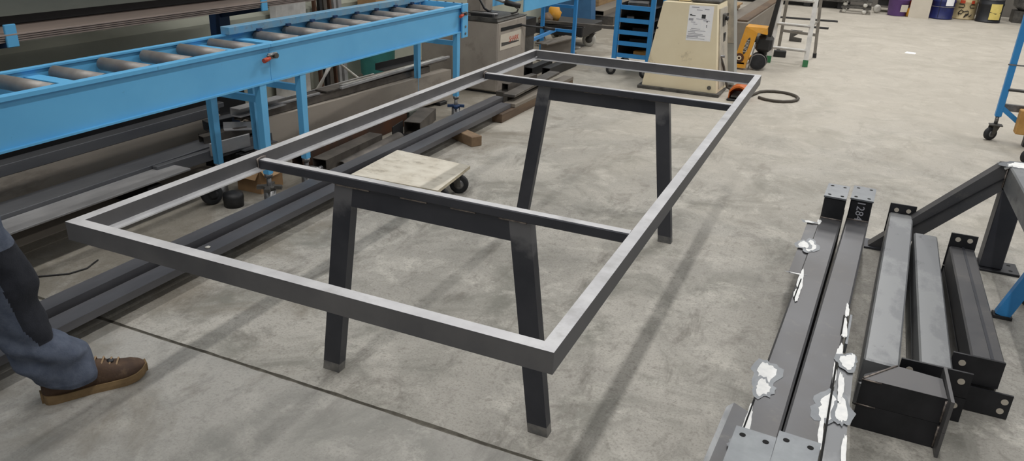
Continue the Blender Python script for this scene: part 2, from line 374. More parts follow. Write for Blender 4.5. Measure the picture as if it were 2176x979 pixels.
def legframe(y, cy):
    c = -W_/2; at, af, lw, ld, zt = .3294, .4234, .066, .0357, .7043
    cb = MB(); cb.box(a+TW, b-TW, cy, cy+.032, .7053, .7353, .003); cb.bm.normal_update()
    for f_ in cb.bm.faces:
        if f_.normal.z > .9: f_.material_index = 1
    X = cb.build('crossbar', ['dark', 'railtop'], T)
    ax = lambda z: at+(af-at)*(zt-z)/zt
    for sgn in (-1, 1):
        def quad(z0, z1, e=0):
            pts = [(c+sgn*(ax(z0)), z0), (c+sgn*(ax(z1)), z1), (c+sgn*(ax(z1)-lw), z1), (c+sgn*(ax(z0)-lw), z0)]
            return [(p[0], y, p[1]) for p in pts], [(p[0], y+ld, p[1]) for p in pts]
        g = MB(); g.mi = 0; q = quad(.035, zt-.10); fs = g.poly8(*q)
        g.mi = 1; fs2 = g.poly8(*quad(zt-.10, zt))
        bmesh.ops.remove_doubles(g.bm, verts=g.bm.verts, dist=1e-5)
        lg = g.build('leg', ['leg', 'leg'], T)
        g = MB(); g.poly8(*quad(0, .035)); g.build('foot_tip', 'foot', lg)
    g = MB(); z0 = zt-lw
    pts = [(c-ax(z0)+lw, z0), (c+ax(z0)-lw, z0), (c+ax(zt)-lw, zt), (c-ax(zt)+lw, zt)]
    g.poly8([(p[0], y, p[1]) for p in pts], [(p[0], y+ld, p[1]) for p in pts])
    B = g.build('leg_crossbeam', 'dark', T)
    for k, (u0, u1) in enumerate(((-.325,-.20), (-.09,-.0), (.08,.16), (.235,.32))):
        g = MB(); n = 14
        g.path([(c+u0+(u1-u0)*i/n, y-.001, zt+.001) for i in range(n+1)], .006, 8); g.build('weld_bead', 'weld', B)
    for ex, s_ in ((a+TW, 1), (b-TW, -1)):
        g = MB(); g.path([(ex+s_*.003, cy-.002, .708), (ex+s_*.003, cy-.002, .738), (ex+s_*.003, cy+.016, .740), (ex+s_*.003, cy+.034, .738)], .004, 8)
        g.build('weld_bead', 'weld', X)
legframe(.664, .655); legframe(2.342, 2.318)
for p in ((a+TW+.006, L_-TW-.006, lz1+.004),):
    g = MB(); g.lathe([(.002,0),(.007,.003),(.007,.006),(.002,.009)], p, 12); g.build('weld_spot', 'railtop', R2)

# ------------------------------------------------------------------ two long tubes on the floor beside the table
def lbar(name, label, cat, p0, p1, w, h, mat, kind='bar', group=None, t=.004, bev=.002, topmat=None):
    m = MB()
    if kind == 'hollow': m.hollow(p0, p1, w, h, t)
    elif kind == 'pipe': m.tube(p0, p1, w/2, t)
    elif kind == 'channel': m.prof([(-w/2,-h/2),(w/2,-h/2),(w/2,h/2),(w/2-t,h/2),(w/2-t,-h/2+t),(-w/2+t,-h/2+t),(-w/2+t,h/2),(-w/2,h/2)], p0, p1)
    elif kind == 'angle': m.prof([(-w/2,-h/2),(w/2,-h/2),(w/2,-h/2+t),(-w/2+t,-h/2+t),(-w/2+t,h/2),(-w/2,h/2)], p0, p1)
    elif kind == 'hchannel': m.prof([(-w/2,-h/2),(-w/2,h/2),(w/2,h/2),(w/2,h/2-t),(-w/2+t,h/2-t),(-w/2+t,-h/2+t),(w/2,-h/2+t),(w/2,-h/2)], p0, p1)
    elif kind == 'ibeam': m.prof([(-w/2,-h/2),(w/2,-h/2),(w/2,-h/2+t),(t/2,-h/2+t),(t/2,h/2-t),(w/2,h/2-t),(w/2,h/2),(-w/2,h/2),(-w/2,h/2-t),(-t/2,h/2-t),(-t/2,-h/2+t),(-w/2,-h/2+t)], p0, p1)
    else: m.bar(p0, p1, w, h, bev=bev)
    o = m.build(name, mat)
    return tag(o, label, cat, group)
lbar('steel_tube', 'long dark square steel tube on floor blocks, the one nearer the blue conveyor', 'steel tube', (-2.078,-1.6,.1), (-2.078,4.27,.1), .08, .06, 'tubeF', 'hollow')
lbar('steel_tube', 'long dark flat steel tube on floor blocks, the one nearer the table frame', 'steel tube', (-1.982,-1.6,.086), (-1.982,4.20,.086), .084, .032, 'tubeF', 'hollow')
def block(name, label, cat, c, sx, sy, sz, rz, mat, bev=.003):
    m = MB(); m.box(-sx/2, sx/2, -sy/2, sy/2, 0, sz, bev)
    bmesh.ops.rotate(m.bm, verts=m.bm.verts, cent=(0,0,0), matrix=Matrix.Rotation(rz, 3, 'Z'))
    bmesh.ops.translate(m.bm, verts=m.bm.verts, vec=c); return tag(m.build(name, mat), label, cat)
block('wood_block', 'square brown wood block sticking out under the floor tubes', 'wood block', (-1.92,3.40,0), .26, .085, .0695, rad(-29), 'timberM')
block('wood_block', 'low wood block under the near part of the floor tubes', 'wood block', (-2.03,-.9,0), .26, .08, .0695, 0, 'timberD')
tag(MB().lathe([(.001,0),(.011,.001),(.012,.005),(.004,.007)], (-1.985,1.07,.1022), 10).build('paint_chip', 'white'), 'tiny white chip lying on the nearer floor tube', 'chip')
# timbers and steel carrying on beyond the tubes
lbar('timber_plank', 'grey weathered flat steel strip lying beyond the tube ends', 'steel strip', (-1.99,4.27,.145), (-2.02,5.35,.145), .10, .022, 'scrap')
lbar('timber_beam', 'brown timber beam on the floor past the ends of the tubes', 'timber', (-1.955,3.98,.034), (-1.93,5.5,.034), .085, .066, 'timberD')
lbar('steel_strip', 'brown flat steel bar on top of the timber beam', 'steel strip', (-1.96,4.22,.083), (-1.935,5.5,.083), .10, .03, 'brown')
lbar('square_tube', 'short grey square tube with open end in front of the saw cabinet', 'steel tube', (-2.115,4.47,.160), (-2.07,4.98,.160), .06, .06, 'scrap', 'hollow')
lbar('steel_packer', 'flat grey packer under the short square tube', 'steel strip', (-2.12,4.42,.065), (-2.07,5.2,.065), .11, .128, 'scrap')

# ------------------------------------------------------------------ roller conveyors
def beam_front(m, y0, y1, x):     # channel with outward lips
    m.prof([(0,.640),(.022,.640),(.022,.648),(.006,.648),(.006,.818),(.022,.818),(.022,.834),(-.02,.834),(-.02,.826),(0,.826)], (x,y0,0), (x,y1,0)); return m
def beam_back(m, y0, y1, x):
    m.prof([(0,.640),(-.022,.640),(-.022,.648),(-.006,.648),(-.006,.818),(-.022,.818),(-.022,.834),(.012,.834),(.012,.826),(0,.826)], (x,y0,0), (x,y1,0)); return m
def conv(label, y0, y1, rollers, ties, legs, fence=None):
    t = thing('roller_conveyor', (-2.46, (y0+y1)/2, 0), label, 'conveyor')
    beam_front(MB(), y0, y1, -2.296).build('front_beam', 'blue', t)
    beam_back(MB(), y0, y1, -2.652).build('back_beam', 'blue', t)
    for y in rollers:
        m = MB(); m.cyl((-2.63,y,.803), (-2.335,y,.803), .029, n=24); r = m.build('roller', 'roller', t)
        MB().cyl((-2.335,y,.803), (-2.322,y,.803), .017, n=16).build('bearing', 'greyD', r)
        MB().cyl((-2.651,y,.803), (-2.298,y,.803), .008, n=10).build('axle', 'zinc', r)
    for y in ties: MB().box(-2.646, -2.297, y-.032, y+.032, .798, .804).build('cross_tie', 'blue', t)
    for y, rear in legs:
        for x, nm in ((-2.296, 'front'), (-2.636, 'rear')):
            m = MB(); m.poly8([(x-.018,y-.018,.165),(x+.018,y-.018,.165),(x+.018,y+.018,.165),(x-.018,y+.018,.165)],
                             [(x-.018,y-.024,.6395),(x+.018,y-.024,.6395),(x+.018,y+.024,.6395),(x-.018,y+.024,.6395)])
            lg = m.build('leg', 'blue', t)
            MB().cyl((x,y,.02), (x,y,.165), .013, n=12).build('jack_screw', 'zinc', lg)
            MB().cyl((x,y,.145), (x,y,.1649), .022, n=14).build('jack_nut', 'zinc', lg)
            m = MB(); m.cyl((x,y,.078), (x,y,.098), .032, n=16)
            for k in range(4):
                an = k*pi/2+.5; m.bar((x+.02*cos(an),y+.02*sin(an),.090), (x+.065*cos(an),y+.065*sin(an),.088), .028, .018)
            m.build('jack_wheel', 'blueD' if y > 3 else 'greyD', lg)
            m = MB(); m.lathe([(.036,0),(.036,.01),(.033,.014),(.032,.074)], (x,y,0), 18); m.build('jack_foot', 'zinc', lg)
        MB().box(-2.63, -2.30, y-.012, y+.012, .545, .58).build('leg_brace', 'blue', t)
    return t
ry = [.76-.23*k for k in range(8, 0, -1)]+[.76, .985, 1.215, 1.445, 1.665, 1.868]
cvA = conv('blue roller conveyor section at the left edge, up to the red latch', -1.25, 1.908, ry, (-.5, .89, 1.785), ((-.9, 1), (1.83, 1)))
cvB = conv('blue roller conveyor section running from the red latch to the saw, with raised back rail', 1.911, 4.03, [2.205, 2.45, 2.672, 2.90, 3.138, 3.369, 3.61, 3.838], (2.08, 3.95), ((2.145, 1), (3.955, 1)))
m = MB(); m.box(-2.672, -2.612, 1.985, 4.12, .8345, .874, .002); m.mi = 1
fs = m.build('fence_rail', ['blueW'], cvB)
for y in (2.205, 2.45, 2.672, 2.90, 3.138, 3.369, 3.61, 3.838):
    MB().box(-2.611, -2.596, y-.016, y+.016, .832, .846).build('fence_clip', 'blueD', cvB)
# end bracket towards the saw
m = MB(); m.box(-2.275, -2.262, 3.985, 4.075, .60, .845, .002); m.box(-2.65,-2.275, 4.031, 4.062, .78, .842); e = m.build('end_bracket', 'blue', cvB)
for k in range(5): MB().lathe([(.008,0),(.008,.006),(.003,.008)], (-2.30-.07*k, 4.048, .842), 10).build('bolt', 'zinc', e)
for z in (.63, .68): MB().cyl((-2.2625,4.03,z), (-2.256,4.03,z), .009, n=10).build('bolt', 'zinc', e)
def latch(y, z, par):
    k = MB().box(-2.2735, -2.262, y-.012, y+.055, z-.016, z+.016, .003).build('latch', 'zinc', par)
    MB().cyl((-2.262,y+.03,z+.002), (-2.245,y+.03,z+.002), .014, n=16).build('latch_drum', 'greyD', k)
    MB().cyl((-2.252,y+.02,z+.012), (-2.252,y-.035,z+.008), .005, n=8).build('latch_bar', 'zinc', k)
    MB().cyl((-2.252,y-.062,z-.012), (-2.252,y-.018,z-.004), .012, .010, n=12).build('latch_grip', 'red', k)
latch(1.885, .775, cvA); latch(3.99, .775, cvB)

# ------------------------------------------------------------------ cantilever rack and what it holds
rk = thing('storage_rack', (-3.48, 1.2, 0), 'blue cantilever steel rack along the left wall holding sheets', 'rack')
for y in (-.75, 1.14, 2.82):
    MB().box(-3.53, -3.44, y-.05, y+.05, 0, 2.3, .004).build('upright', 'blueD', rk)
    m = MB(); m.poly8([(-3.44,y-.03,.77),(-3.105,y-.03,.838),(-3.105,y+.03,.838),(-3.44,y+.03,.77)], [(-3.44,y-.03,.858),(-3.105,y-.03,.858),(-3.105,y+.03,.858),(-3.44,y+.03,.858)])
    A = m.build('arm', 'blueD', rk)
    MB().box(-3.103, -3.090, y-.028, y+.028, .838, .94, .003).build('arm_stop', 'blue', A)
for k in range(4):
    z = .8585+k*.0105
    lbar('steel_sheet', ['lowest','second lowest','third','topmost'][k]+' of the long brown-grey sheets stacked on the blue rack arms', 'sheet', (-3.285+.006*k,-1.5,z+.004), (-3.285+.006*k,3.35+.05*k,z+.004), .355, .008, 'sheet', bev=.001)
lbar('hollow_section', 'long grey-green hollow beam lying on the rack sheets at top left', 'steel beam', (-3.345,-1.5,1.016), (-3.335,3.2,1.016), .16, .13, 'green', 'hollow', t=.006)
lbar('packing_bar', 'flat dark packing bar carrying the grey-green beam on the rack sheets', 'steel bar', (-3.36,-1.5,.925), (-3.35,3.2,.925), .05, .05, 'black')

for y in (-.75, 1.14, 2.82):  # unseen upper arms and sheets, added to shade the left wall
    A = MB().poly8([(-3.44,y-.03,1.42),(-3.105,y-.03,1.47),(-3.105,y+.03,1.47),(-3.44,y+.03,1.42)], [(-3.44,y-.03,1.5),(-3.105,y-.03,1.5),(-3.105,y+.03,1.5),(-3.44,y+.03,1.5)]).build('arm', 'blueD', rk)  # unseen upper arm, added to carry the shading sheets
for k in range(3):
    lbar('steel_sheet', ['lowest','middle','topmost'][k]+' of the unseen sheets added on the upper rack arms to shade the wall', 'sheet', (-3.22,-1.5,1.504+.0105*k), (-3.22,3.2,1.504+.0105*k), .40, .008, 'sheet', bev=.001)
for y in (-.75, 1.14, 2.82): MB().box(-3.79,-3.531,y-.03,y+.03,1.44,1.5,.004).build('arm','blueD',rk)  # unseen rear arms and narrow sheets, added to keep lamp light off the wall
for k in range(2):
    lbar('steel_sheet', ['lower','upper'][k]+' of the unseen narrow sheets added behind the rack uprights to shade the wall', 'sheet', (-3.665,-1.5,1.504+.0105*k), (-3.665,3.2,1.504+.0105*k), .25, .008, 'sheet', bev=.001)
# steel store under the conveyor: timber bearers, sleepers, then bars
lbar('timber_bearer', 'long pale flat bearer lying on the floor under the steel store', 'bearer', (-3.12,-1.5,.0195), (-3.12,2.05,.0195), .46, .039, 'tan')
for y in (-.9, .35, 1.45):
    lbar('sleeper', {-.9:'cross sleeper under the steel bars at the far left end', .35:'cross sleeper under the steel bars beside the near floor', 1.45:'cross sleeper under the steel bars near the conveyor legs'}[y], 'sleeper', (-3.42,y,.0895), (-2.70,y,.0895), .09, .098, 'black')
lbar('steel_bar', 'broad pale steel flat nearest the floor in the store under the conveyor', 'steel bar', (-2.742,-1.5,.1745), (-2.742,1.66,.1745), .156, .011, 'pale')
lbar('steel_bar', 'black bar tucked under the broad pale flat in the steel store', 'steel bar', (-2.775,-1.5,.1535), (-2.775,1.64,.1535), .08, .029, 'black')
lbar('steel_bar', 'slate steel box bar behind the broad pale flat', 'steel bar', (-2.905,-1.5,.1695), (-2.895,2.02,.1695), .15, .06, 'slate')
lbar('steel_beam', 'brown-grey channel beam behind the slate bar under the conveyor', 'steel beam', (-3.20,-1.5,.2), (-3.19,2.35,.2), .17, .12, 'tan', 'hollow', t=.006)
for k in range(3):
    lbar('steel_bar', ['left','middle','right'][k]+' of three dark thin bars on top of the brown channel beam', 'steel bar', (-3.255+.055*k,-1.5,.276+.006*k), (-3.235+.055*k,2.5-.1*k,.276+.006*k), .045, .03+.012*k, 'slate')
lbar('steel_angle', 'dark angle section behind the bars next to the wall', 'steel angle', (-3.385,-1.5,.30), (-3.375,2.9,.30), .09, .32, 'black', 'angle', t=.012)
# offcuts by the conveyor legs
lbar('steel_offcut', 'small pale plate standing on edge by the conveyor leg', 'offcut', (-2.76,1.90,.20), (-2.72,2.17,.20), .012, .075, 'pale')
lbar('steel_offcut', 'thin long flat beside the small pale plate', 'offcut', (-2.80,1.55,.168), (-2.755,2.35,.168), .035, .06, 'slate')
lbar('steel_offcut', 'dark angle offcut lying behind the slate bar end', 'offcut', (-2.93,2.04,.16), (-2.86,2.22,.16), .06, .05, 'scrap', 'angle')
lbar('steel_offcut', 'short bent channel offcut between the conveyor legs', 'offcut', (-2.99,2.06,.19), (-2.87,2.30,.20), .07, .05, 'scrap', 'hchannel')
oc=[((-2.90,1.98,.215),(-2.80,2.30,.235),.06,.05,'scrap','hollow','grey tube offcut leaning over the packing block'),
    ((-2.86,2.12,.27),(-2.72,2.28,.26),.05,.04,'pale','angle','pale angle offcut on top of the heap between the conveyor legs'),
    ((-2.98,2.10,.26),(-2.92,2.27,.27),.07,.06,'slate','hchannel','dark channel offcut at the back of the heap between the legs'),
    ((-2.74,2.12,.165),(-2.70,2.36,.17),.05,.05,'slate','angle','dark angle offcut at the front of the heap between the legs')]
for p0, p1, w, h, mt, kd, lb in oc: lbar('steel_offcut', lb, 'offcut', p0, p1, w, h, mt, kd)
block('steel_packer', 'dark steel packing block under offcuts between the conveyor legs', 'steel block', (-2.85,2.2,0), .26, .28, .134, .2, 'black')

# the long deep beam and scrap on it
lbar('steel_beam', 'deep grey-brown box beam lying under the far conveyor', 'steel beam', (-2.82,2.28,.155), (-2.62,4.40,.145), .09, .235, 'tan', 'hollow', t=.005)
block('steel_packer', 'black packing block under the near end of the deep beam', 'steel block', (-2.80,2.46,0), .16, .1, .036, -.1, 'black')
block('steel_packer', 'black packing block under the far end of the deep beam', 'steel block', (-2.64,4.25,0), .16, .1, .027, -.1, 'black')
block('steel_rest', 'low black stack of scrap supporting the profiles behind the deep beam', 'steel block', (-2.915,3.42,0), .12, 1.7, .2590, -.055, 'black')
sc = [((-2.83,2.30,.300),(-2.70,4.2,.290),.07,.045,'scrap','hollow','square tube with open end at the near tip of the scrap pile'),
      ((-2.90,2.28,.290),(-2.79,4.35,.285),.06,.05,'scrap','hollow','left square tube of the scrap pile under the far conveyor'),
      ((-2.79,2.95,.3295),(-2.69,4.45,.3295),.10,.012,'scrap','bar','wide grey flat on top of the scrap pile'),
      ((-2.81,2.32,.329),(-2.765,2.9,.329),.02,.012,'pale','bar','thin pale strip on the near end of the scrap pile'),
      ((-2.893,2.5,.3185),(-2.838,3.65,.3185),.015,.015,'alu','bar','long thin bright rod at the back of the scrap pile'),
      ((-2.75,3.12,.342),(-2.69,4.48,.342),.03,.012,'alu','bar','shiny aluminium flat on top of the scrap pile'),
      ((-2.70,3.05,.344),(-2.655,4.5,.344),.02,.016,'pale','bar','pale thin bar in front of the shiny aluminium flat'),
      ((-2.90,3.83,.3355),(-2.85,4.38,.3355),.085,.05,'black','angle','black angle at the far end of the scrap pile'),
      ((-2.80,2.16,.352),(-2.785,2.55,.350),.075,.05,'pale','hchannel','crumpled pale channel end at the front of the scrap pile')]
for p0, p1, w, h, mt, kd, lb in sc: lbar('scrap_profile', lb, 'scrap steel', p0, p1, w, h, mt, kd, t=.004, bev=.001)
# lower scrap: pipe and tubes between deep beam and floor tubes
lbar('steel_pipe', 'round grey steel pipe on the floor beside the long tubes', 'pipe', (-2.245,2.40,.0405), (-2.29,3.12,.0405), .081, .081, 'scrap', 'pipe', t=.004)
lbar('steel_offcut', 'black angle piece at the far end of the round pipe', 'offcut', (-2.31,3.15,.05), (-2.345,3.34,.05), .10, .10, 'black', 'angle', t=.006)
lbar('rectangular_tube', 'grey rectangular tube on the floor behind the round pipe', 'steel tube', (-2.405,2.40,.035), (-2.43,3.05,.035), .10, .07, 'scrap', 'hollow')
lbar('rectangular_tube', 'short grey tube on the floor past the black angle piece', 'steel tube', (-2.33,3.36,.045), (-2.44,3.78,.045), .12, .09, 'scrap', 'hollow')
lbar('rectangular_tube', 'rusty dark tube on the floor under the deep beam front', 'steel tube', (-2.53,2.35,.05), (-2.53,3.55,.05), .08, .10, 'rust', 'hollow')
lbar('rectangular_tube', 'dark green-grey bar end beyond the rusty tube', 'steel tube', (-2.55,3.62,.04), (-2.53,3.80,.04), .09, .08, 'green', 'hollow')
# cardboard box and bits by the conveyor jack
bx = thing('cardboard_box', (-2.50,1.99,0), 'open brown cardboard box behind the conveyor jack foot', 'box')
m = MB(); m.box(-2.585,-2.42,1.90,1.905,0,.14); m.box(-2.585,-2.42,2.075,2.08,0,.14); m.box(-2.585,-2.58,1.905,2.075,0,.14); m.box(-2.425,-2.42,1.905,2.075,0,.14); m.box(-2.58,-2.425,1.905,2.075,0,.005); m.build('carton', 'card', bx)
MB().poly8([(-2.42,1.9,.14),(-2.42,2.08,.14),(-2.37,2.09,.10),(-2.37,1.89,.10)], [(-2.42,1.9,.144),(-2.42,2.08,.144),(-2.368,2.09,.104),(-2.368,1.89,.104)]).build('flap', 'card', bx)
MB().poly8([(-2.58,1.9,.14),(-2.42,1.9,.14),(-2.42,1.86,.09),(-2.58,1.86,.09)], [(-2.58,1.9,.144),(-2.42,1.9,.144),(-2.42,1.857,.094),(-2.58,1.857,.094)]).build('flap', 'card', bx)
m = MB(); m.lathe([(.05,0),(.054,.05),(.05,.07),(.02,.078)], (-2.43,1.70,0), 18); tag(m.build('black_pot', 'black'), 'small black pot with white splashes beside the jack foot', 'pot')
cl = thing('clamp', (-2.36,2.29,0), 'small zinc clamp on the floor by the second conveyor leg', 'clamp')
MB().box(-2.40,-2.32,2.24,2.32,0,.02,.004).build('clamp_base','zinc',cl); MB().box(-2.39,-2.335,2.255,2.305,.02,.06,.006).build('jaw','zinc',cl); MB().cyl((-2.36,2.32,.035),(-2.36,2.36,.035),.012,n=12).build('screw','zinc',cl)

# caster helper
def caster(par, x, y, zt, r, w, ang, tyre='rubber', fork='greyD', hub='zinc', plate=True):
    dx, dy = cos(ang), sin(ang)
    cx, cy = x-dx*r*.45, y-dy*r*.45
    nx, ny = -dy, dx
    m = MB(); m.lathe([(r*.5,-w/2),(r*.9,-w/2),(r,-w/3),(r,w/3),(r*.9,w/2),(r*.5,w/2)], (cx,cy,r), 28, (nx,ny,0)); wh = m.build('caster_wheel', tyre, par)
    MB().lathe([(r*.2,-w*.56),(r*.52,-w*.5),(r*.52,w*.5),(r*.2,w*.56)], (cx,cy,r), 20, (nx,ny,0)).build('hub', hub, wh)
    m = MB()
    for s in (-1, 1):
        o = V((nx,ny,0))*s*(w*.5+.007)
        q = [V((cx,cy,r))+o+V((dx,dy,0))*(-.012)-V((0,0,.012)), V((cx,cy,r))+o+V((dx,dy,0))*(.014)-V((0,0,.012)), V((x,y,zt-.006))+o+V((dx,dy,0))*.03, V((x,y,zt-.006))+o-V((dx,dy,0))*.03]
        t_ = V((nx,ny,0))*.0025
        m.poly8([p-t_ for p in q], [p+t_ for p in q])
    m.bar(V((x,y,zt-.006))-V((nx,ny,0))*(w*.5+.0095), V((x,y,zt-.006))+V((nx,ny,0))*(w*.5+.0095), .06, .006)
    if plate: m.box(x-.04, x+.04, y-.04, y+.04, zt-.003, zt, 0)
    return m.build('caster_fork', fork, par)
# wooden dolly
dl = thing('wooden_dolly', (-1.72,2.37,0), 'low furniture dolly with scuffed pale plywood top, under the table frame', 'dolly')
q = [(-1.975,2.12),(-1.437,2.13),(-1.478,2.588),(-1.998,2.635)]
m = MB(); fs = m.poly8([(x,y,.112) for x,y in q], [(x,y,.13) for x,y in q]); m.bm.normal_update()
for f_ in fs[2:]: f_.material_index = 1
m.build('deck', ['wood','woodE'], dl)
for x, y in ((-1.51,2.46),(-1.50,2.22),(-1.90,2.22),(-1.91,2.54)):
    caster(dl, x, y, .112, .054, .03, rad(200), hub='zinc')
# wheel of a second dolly near the cardboard
w2 = thing('equipment_dolly', (-2.55,1.64,0), 'dark dolly caster wheel half hidden behind the left table rail', 'dolly')
caster(w2, -2.55, 1.64, .13, .055, .04, rad(250), hub='rubber', fork='black')
MB().box(-2.60,-2.48,1.58,1.72,.13,.136).build('dolly_plate','black',w2)

# ------------------------------------------------------------------ saw cabinet
sw = thing('band_saw', (-2.56,5.1,0), 'grey steel saw cabinet with red lettered sign at the end of the conveyor', 'saw')
MB().box(-2.80, -2.35, 4.81, 5.425, .02, .615, .012).build('cabinet', 'grey', sw)
MB().box(-2.79, -2.36, 4.83, 5.41, 0, .02).build('plinth', 'black', sw)
m = MB(); m.box(-2.82,-2.35,4.80,5.43,.615,.625,.002); m.box(-2.82,-2.36,4.80,4.812,.625,.65); m.build('tray', 'greyD', sw)
m = MB(); m.poly8([(-2.3495,4.865,.535),(-2.3495,5.31,.530),(-2.3495,5.31,.557),(-2.3495,4.865,.566)], [(-2.3475,4.865,.535),(-2.3475,5.31,.530),(-2.3475,5.31,.557),(-2.3475,4.865,.566)]); m.build('slot', 'hole', sw)
lv = MB(); lv.cyl((-2.36,5.28,.545), (-2.20,5.55,.50), .009, n=10); lv = lv.build('lever', 'black', sw)
MB().cyl((-2.215,5.52,.504), (-2.15,5.63,.485), .016, .013, n=14).build('lever_grip', 'black', lv)
pl = MB().poly8([(-2.3495,4.85,.375),(-2.3495,5.295,.368),(-2.3495,5.305,.505),(-2.3495,4.862,.508)], [(-2.347,4.85,.375),(-2.347,5.295,.368),(-2.347,5.305,.505),(-2.347,4.862,.508)])
m = MB(); m.poly8([(-2.3495,4.85,.375),(-2.3495,5.295,.368),(-2.3495,5.305,.505),(-2.3495,4.862,.508)], [(-2.347,4.85,.375),(-2.347,5.295,.368),(-2.347,5.305,.505),(-2.347,4.862,.508)]); pl = m.build('sign_plate', 'panel', sw)
m = MB(); m.poly8([(-2.3468,4.88,.408),(-2.3468,5.26,.408),(-2.3468,5.26,.418),(-2.3468,4.88,.440)], [(-2.3462,4.88,.408),(-2.3462,5.26,.408),(-2.3462,5.26,.418),(-2.3462,4.88,.440)]); m.build('sign_band', 'greyD', pl)
text('sign_lettering', 'SHARK', .066, 'red', pl, onface((-2.3462,5.145,.446), (0,1,0), (0,0,1)))
# vice and head on top
m = MB(); m.box(-2.72,-2.40,4.86,5.36,.625,.640,.003); m.build('vice_bed', 'greyD', sw)
m = MB(); m.box(-2.64,-2.43,4.86,4.90,.640,.672,.004); m.box(-2.70,-2.46,5.0,5.03,.640,.668,.004); m.build('vice_jaw', 'black', sw)
MB().cyl((-2.74,4.95,.66),(-2.42,4.95,.66),.012,n=12).build('vice_screw','zinc',sw)
MB().box(-2.54,-2.44,4.88,4.94,.640,.665,.002).build('stop_block','zinc',sw)
MB().box(-2.78,-2.62,5.05,5.28,.64,1.05,.02).build('saw_column','grey',sw)
MB().cyl((-2.60,5.1,.80),(-2.40,5.16,.735),.018,n=14).build('feed_arm','alu',sw)
MB().cyl((-2.44,5.13,.748),(-2.31,5.18,.720),.026,.02,n=16).build('feed_grip','black',sw)
MB().path([(-2.36,5.16,.72),(-2.34,5.2,.69),(-2.37,5.24,.66),(-2.42,5.22,.645)],.008,8).build('hose','zinc',sw)
MB().path([(-2.70,4.98,.95),(-2.62,4.96,.80),(-2.56,4.97,.70),(-2.50,5.0,.66)],.01,8).build('hose','black',sw)
# grey panels under and behind the far conveyor
m = MB(); m.box(-3.30,-2.86,5.15,5.55,0,.62,.006); tag(m.build('steel_cabinet','grey'), 'grey-brown steel cabinet standing behind the saw cabinet', 'cabinet')
m = MB(); m.lathe([(.135,0),(.14,.02),(.165,.33),(.175,.335),(.175,.35),(.165,.35),(.155,.04),(.001,.035)], (-3.60,4.86,0), 36, cap1=False)
tag(m.build('waste_bin','teal'), 'round teal plastic bin under the far conveyor by the wall', 'bin')
for k,(p0,p1) in enumerate((((-3.58,3.85,.012),(-3.42,4.02,.36)),((-3.60,3.95,.012),(-3.50,4.08,.38)),)):
    tag(MB().cyl(p0,p1,.01,n=8).build('metal_rod','alul'), ['left','right'][k]+' of two pale rods leaning under the conveyor', 'rod')
MB_ = MB().path([(-3.62,4.15,.33),(-3.60,4.3,.2),(-3.52,4.42,.08),(-3.40,4.5,.012),(-3.28,4.55,.012)],.01,8)
tag(MB_.build('hose','white'), 'bent pale hose on the floor beside the teal bin', 'hose')
# stuff against the left wall seen over the conveyor
cs = thing('corrugated_panel', (-3.74,3.85,0), 'grey corrugated metal panels standing against the left wall', 'panel')
n = 13; pts = []
for i in range(n): pts.append((-3.765+(.03 if i % 2 else 0), 3.64+i*.036))
m = MB()
for i in range(n-1):
    (x0,y0),(x1,y1) = pts[i],pts[i+1]
    m.poly8([(x0,y0,0),(x1,y1,0),(x1-.004,y1,0),(x0-.004,y0,0)], [(x0,y0,1.15),(x1,y1,1.15),(x1-.004,y1,1.15),(x0-.004,y0,1.15)])
m.build('corrugated_sheet','alul',cs)
for k in range(6):
    y = 4.14+k*.066
    tag(MB().bar((-3.70+.01*(k%2),y,0),(-3.765,y+.012,1.3),.022+.012*(k%3),.03,up=(1,0,0)).build('steel_bar',['rust','black','scrap'][k%3] if k<4 else 'pale'),
        ['first','second','third','fourth','fifth','last'][k]+' upright bar from the left of those leaning on the wall behind the conveyor','steel bar', 'bars leaning on the wall')
cb = thing('cardboard_carton', (-3.66,4.98,0), 'closed brown carton on a shelf against the left wall', 'box')
MB().box(-3.76,-3.56,4.80,5.12,.62,.86,.003).build('carton','card',cb)
MB().box(-3.798,-3.54,4.78,5.14,.60,.6195,.004).build('shelf','greyD',cb)

# ------------------------------------------------------------------ outfeed table beyond the saw
of = thing('outfeed_conveyor', (-2.55,6.3,0), 'blue outfeed table with open legs beyond the grey saw', 'conveyor')
m = MB(); m.box(-2.40,-2.388,5.45,6.97,.638,.84,.001); m.build('front_beam','blue',of)
m = MB(); m.box(-2.80,-2.788,5.45,6.97,.638,.84,.001); m.build('back_beam','blue',of)
for y in (5.7,6.0,6.3,6.6,6.88): MB().cyl((-2.787,y,.80),(-2.401,y,.80),.028,n=18).build('roller','roller',of)
for x in (-2.405,-2.783):
    for y in (6.93,): MB().box(x-.018,x+.018,y-.018,y+.018,0,.637).build('leg','blueT',of)
for y in (6.93,): MB().box(-2.764,-2.424,y-.015,y+.015,.53,.56).build('leg_brace','blueT',of)
MB().bar((-2.52,5.44,.285),(-2.62,6.91,.285),.03,.03).build('tie_bar','blueT',of)
MB().box(-2.764,-2.424,6.915,6.945,.27,.30).build('leg_brace','blueT',of)
lbar('steel_profile','black box profile end lying behind the saw cabinet','steel profile',(-2.605,5.5,.45),(-2.605,6.0,.45),.24,.16,'black','bar')
block('steel_block','dark crate carrying the black box profile behind the saw','crate',(-2.61,5.75,0),.22,.5,.37,0,'greyD')
ib = thing('i_beam', (-2.58,6.87,0), 'short brown steel I-beam piece lying past the corner of the table frame', 'steel beam')
m = MB(); m.prof([(-.075,0),(.075,0),(.075,.012),(.006,.012),(.006,.178),(.075,.178),(.075,.19),(-.075,.19),(-.075,.178),(-.006,.178),(-.006,.012),(-.075,.012)], (-2.625,6.52,0), (-2.53,7.22,0)); m.build('beam','brown',ib)
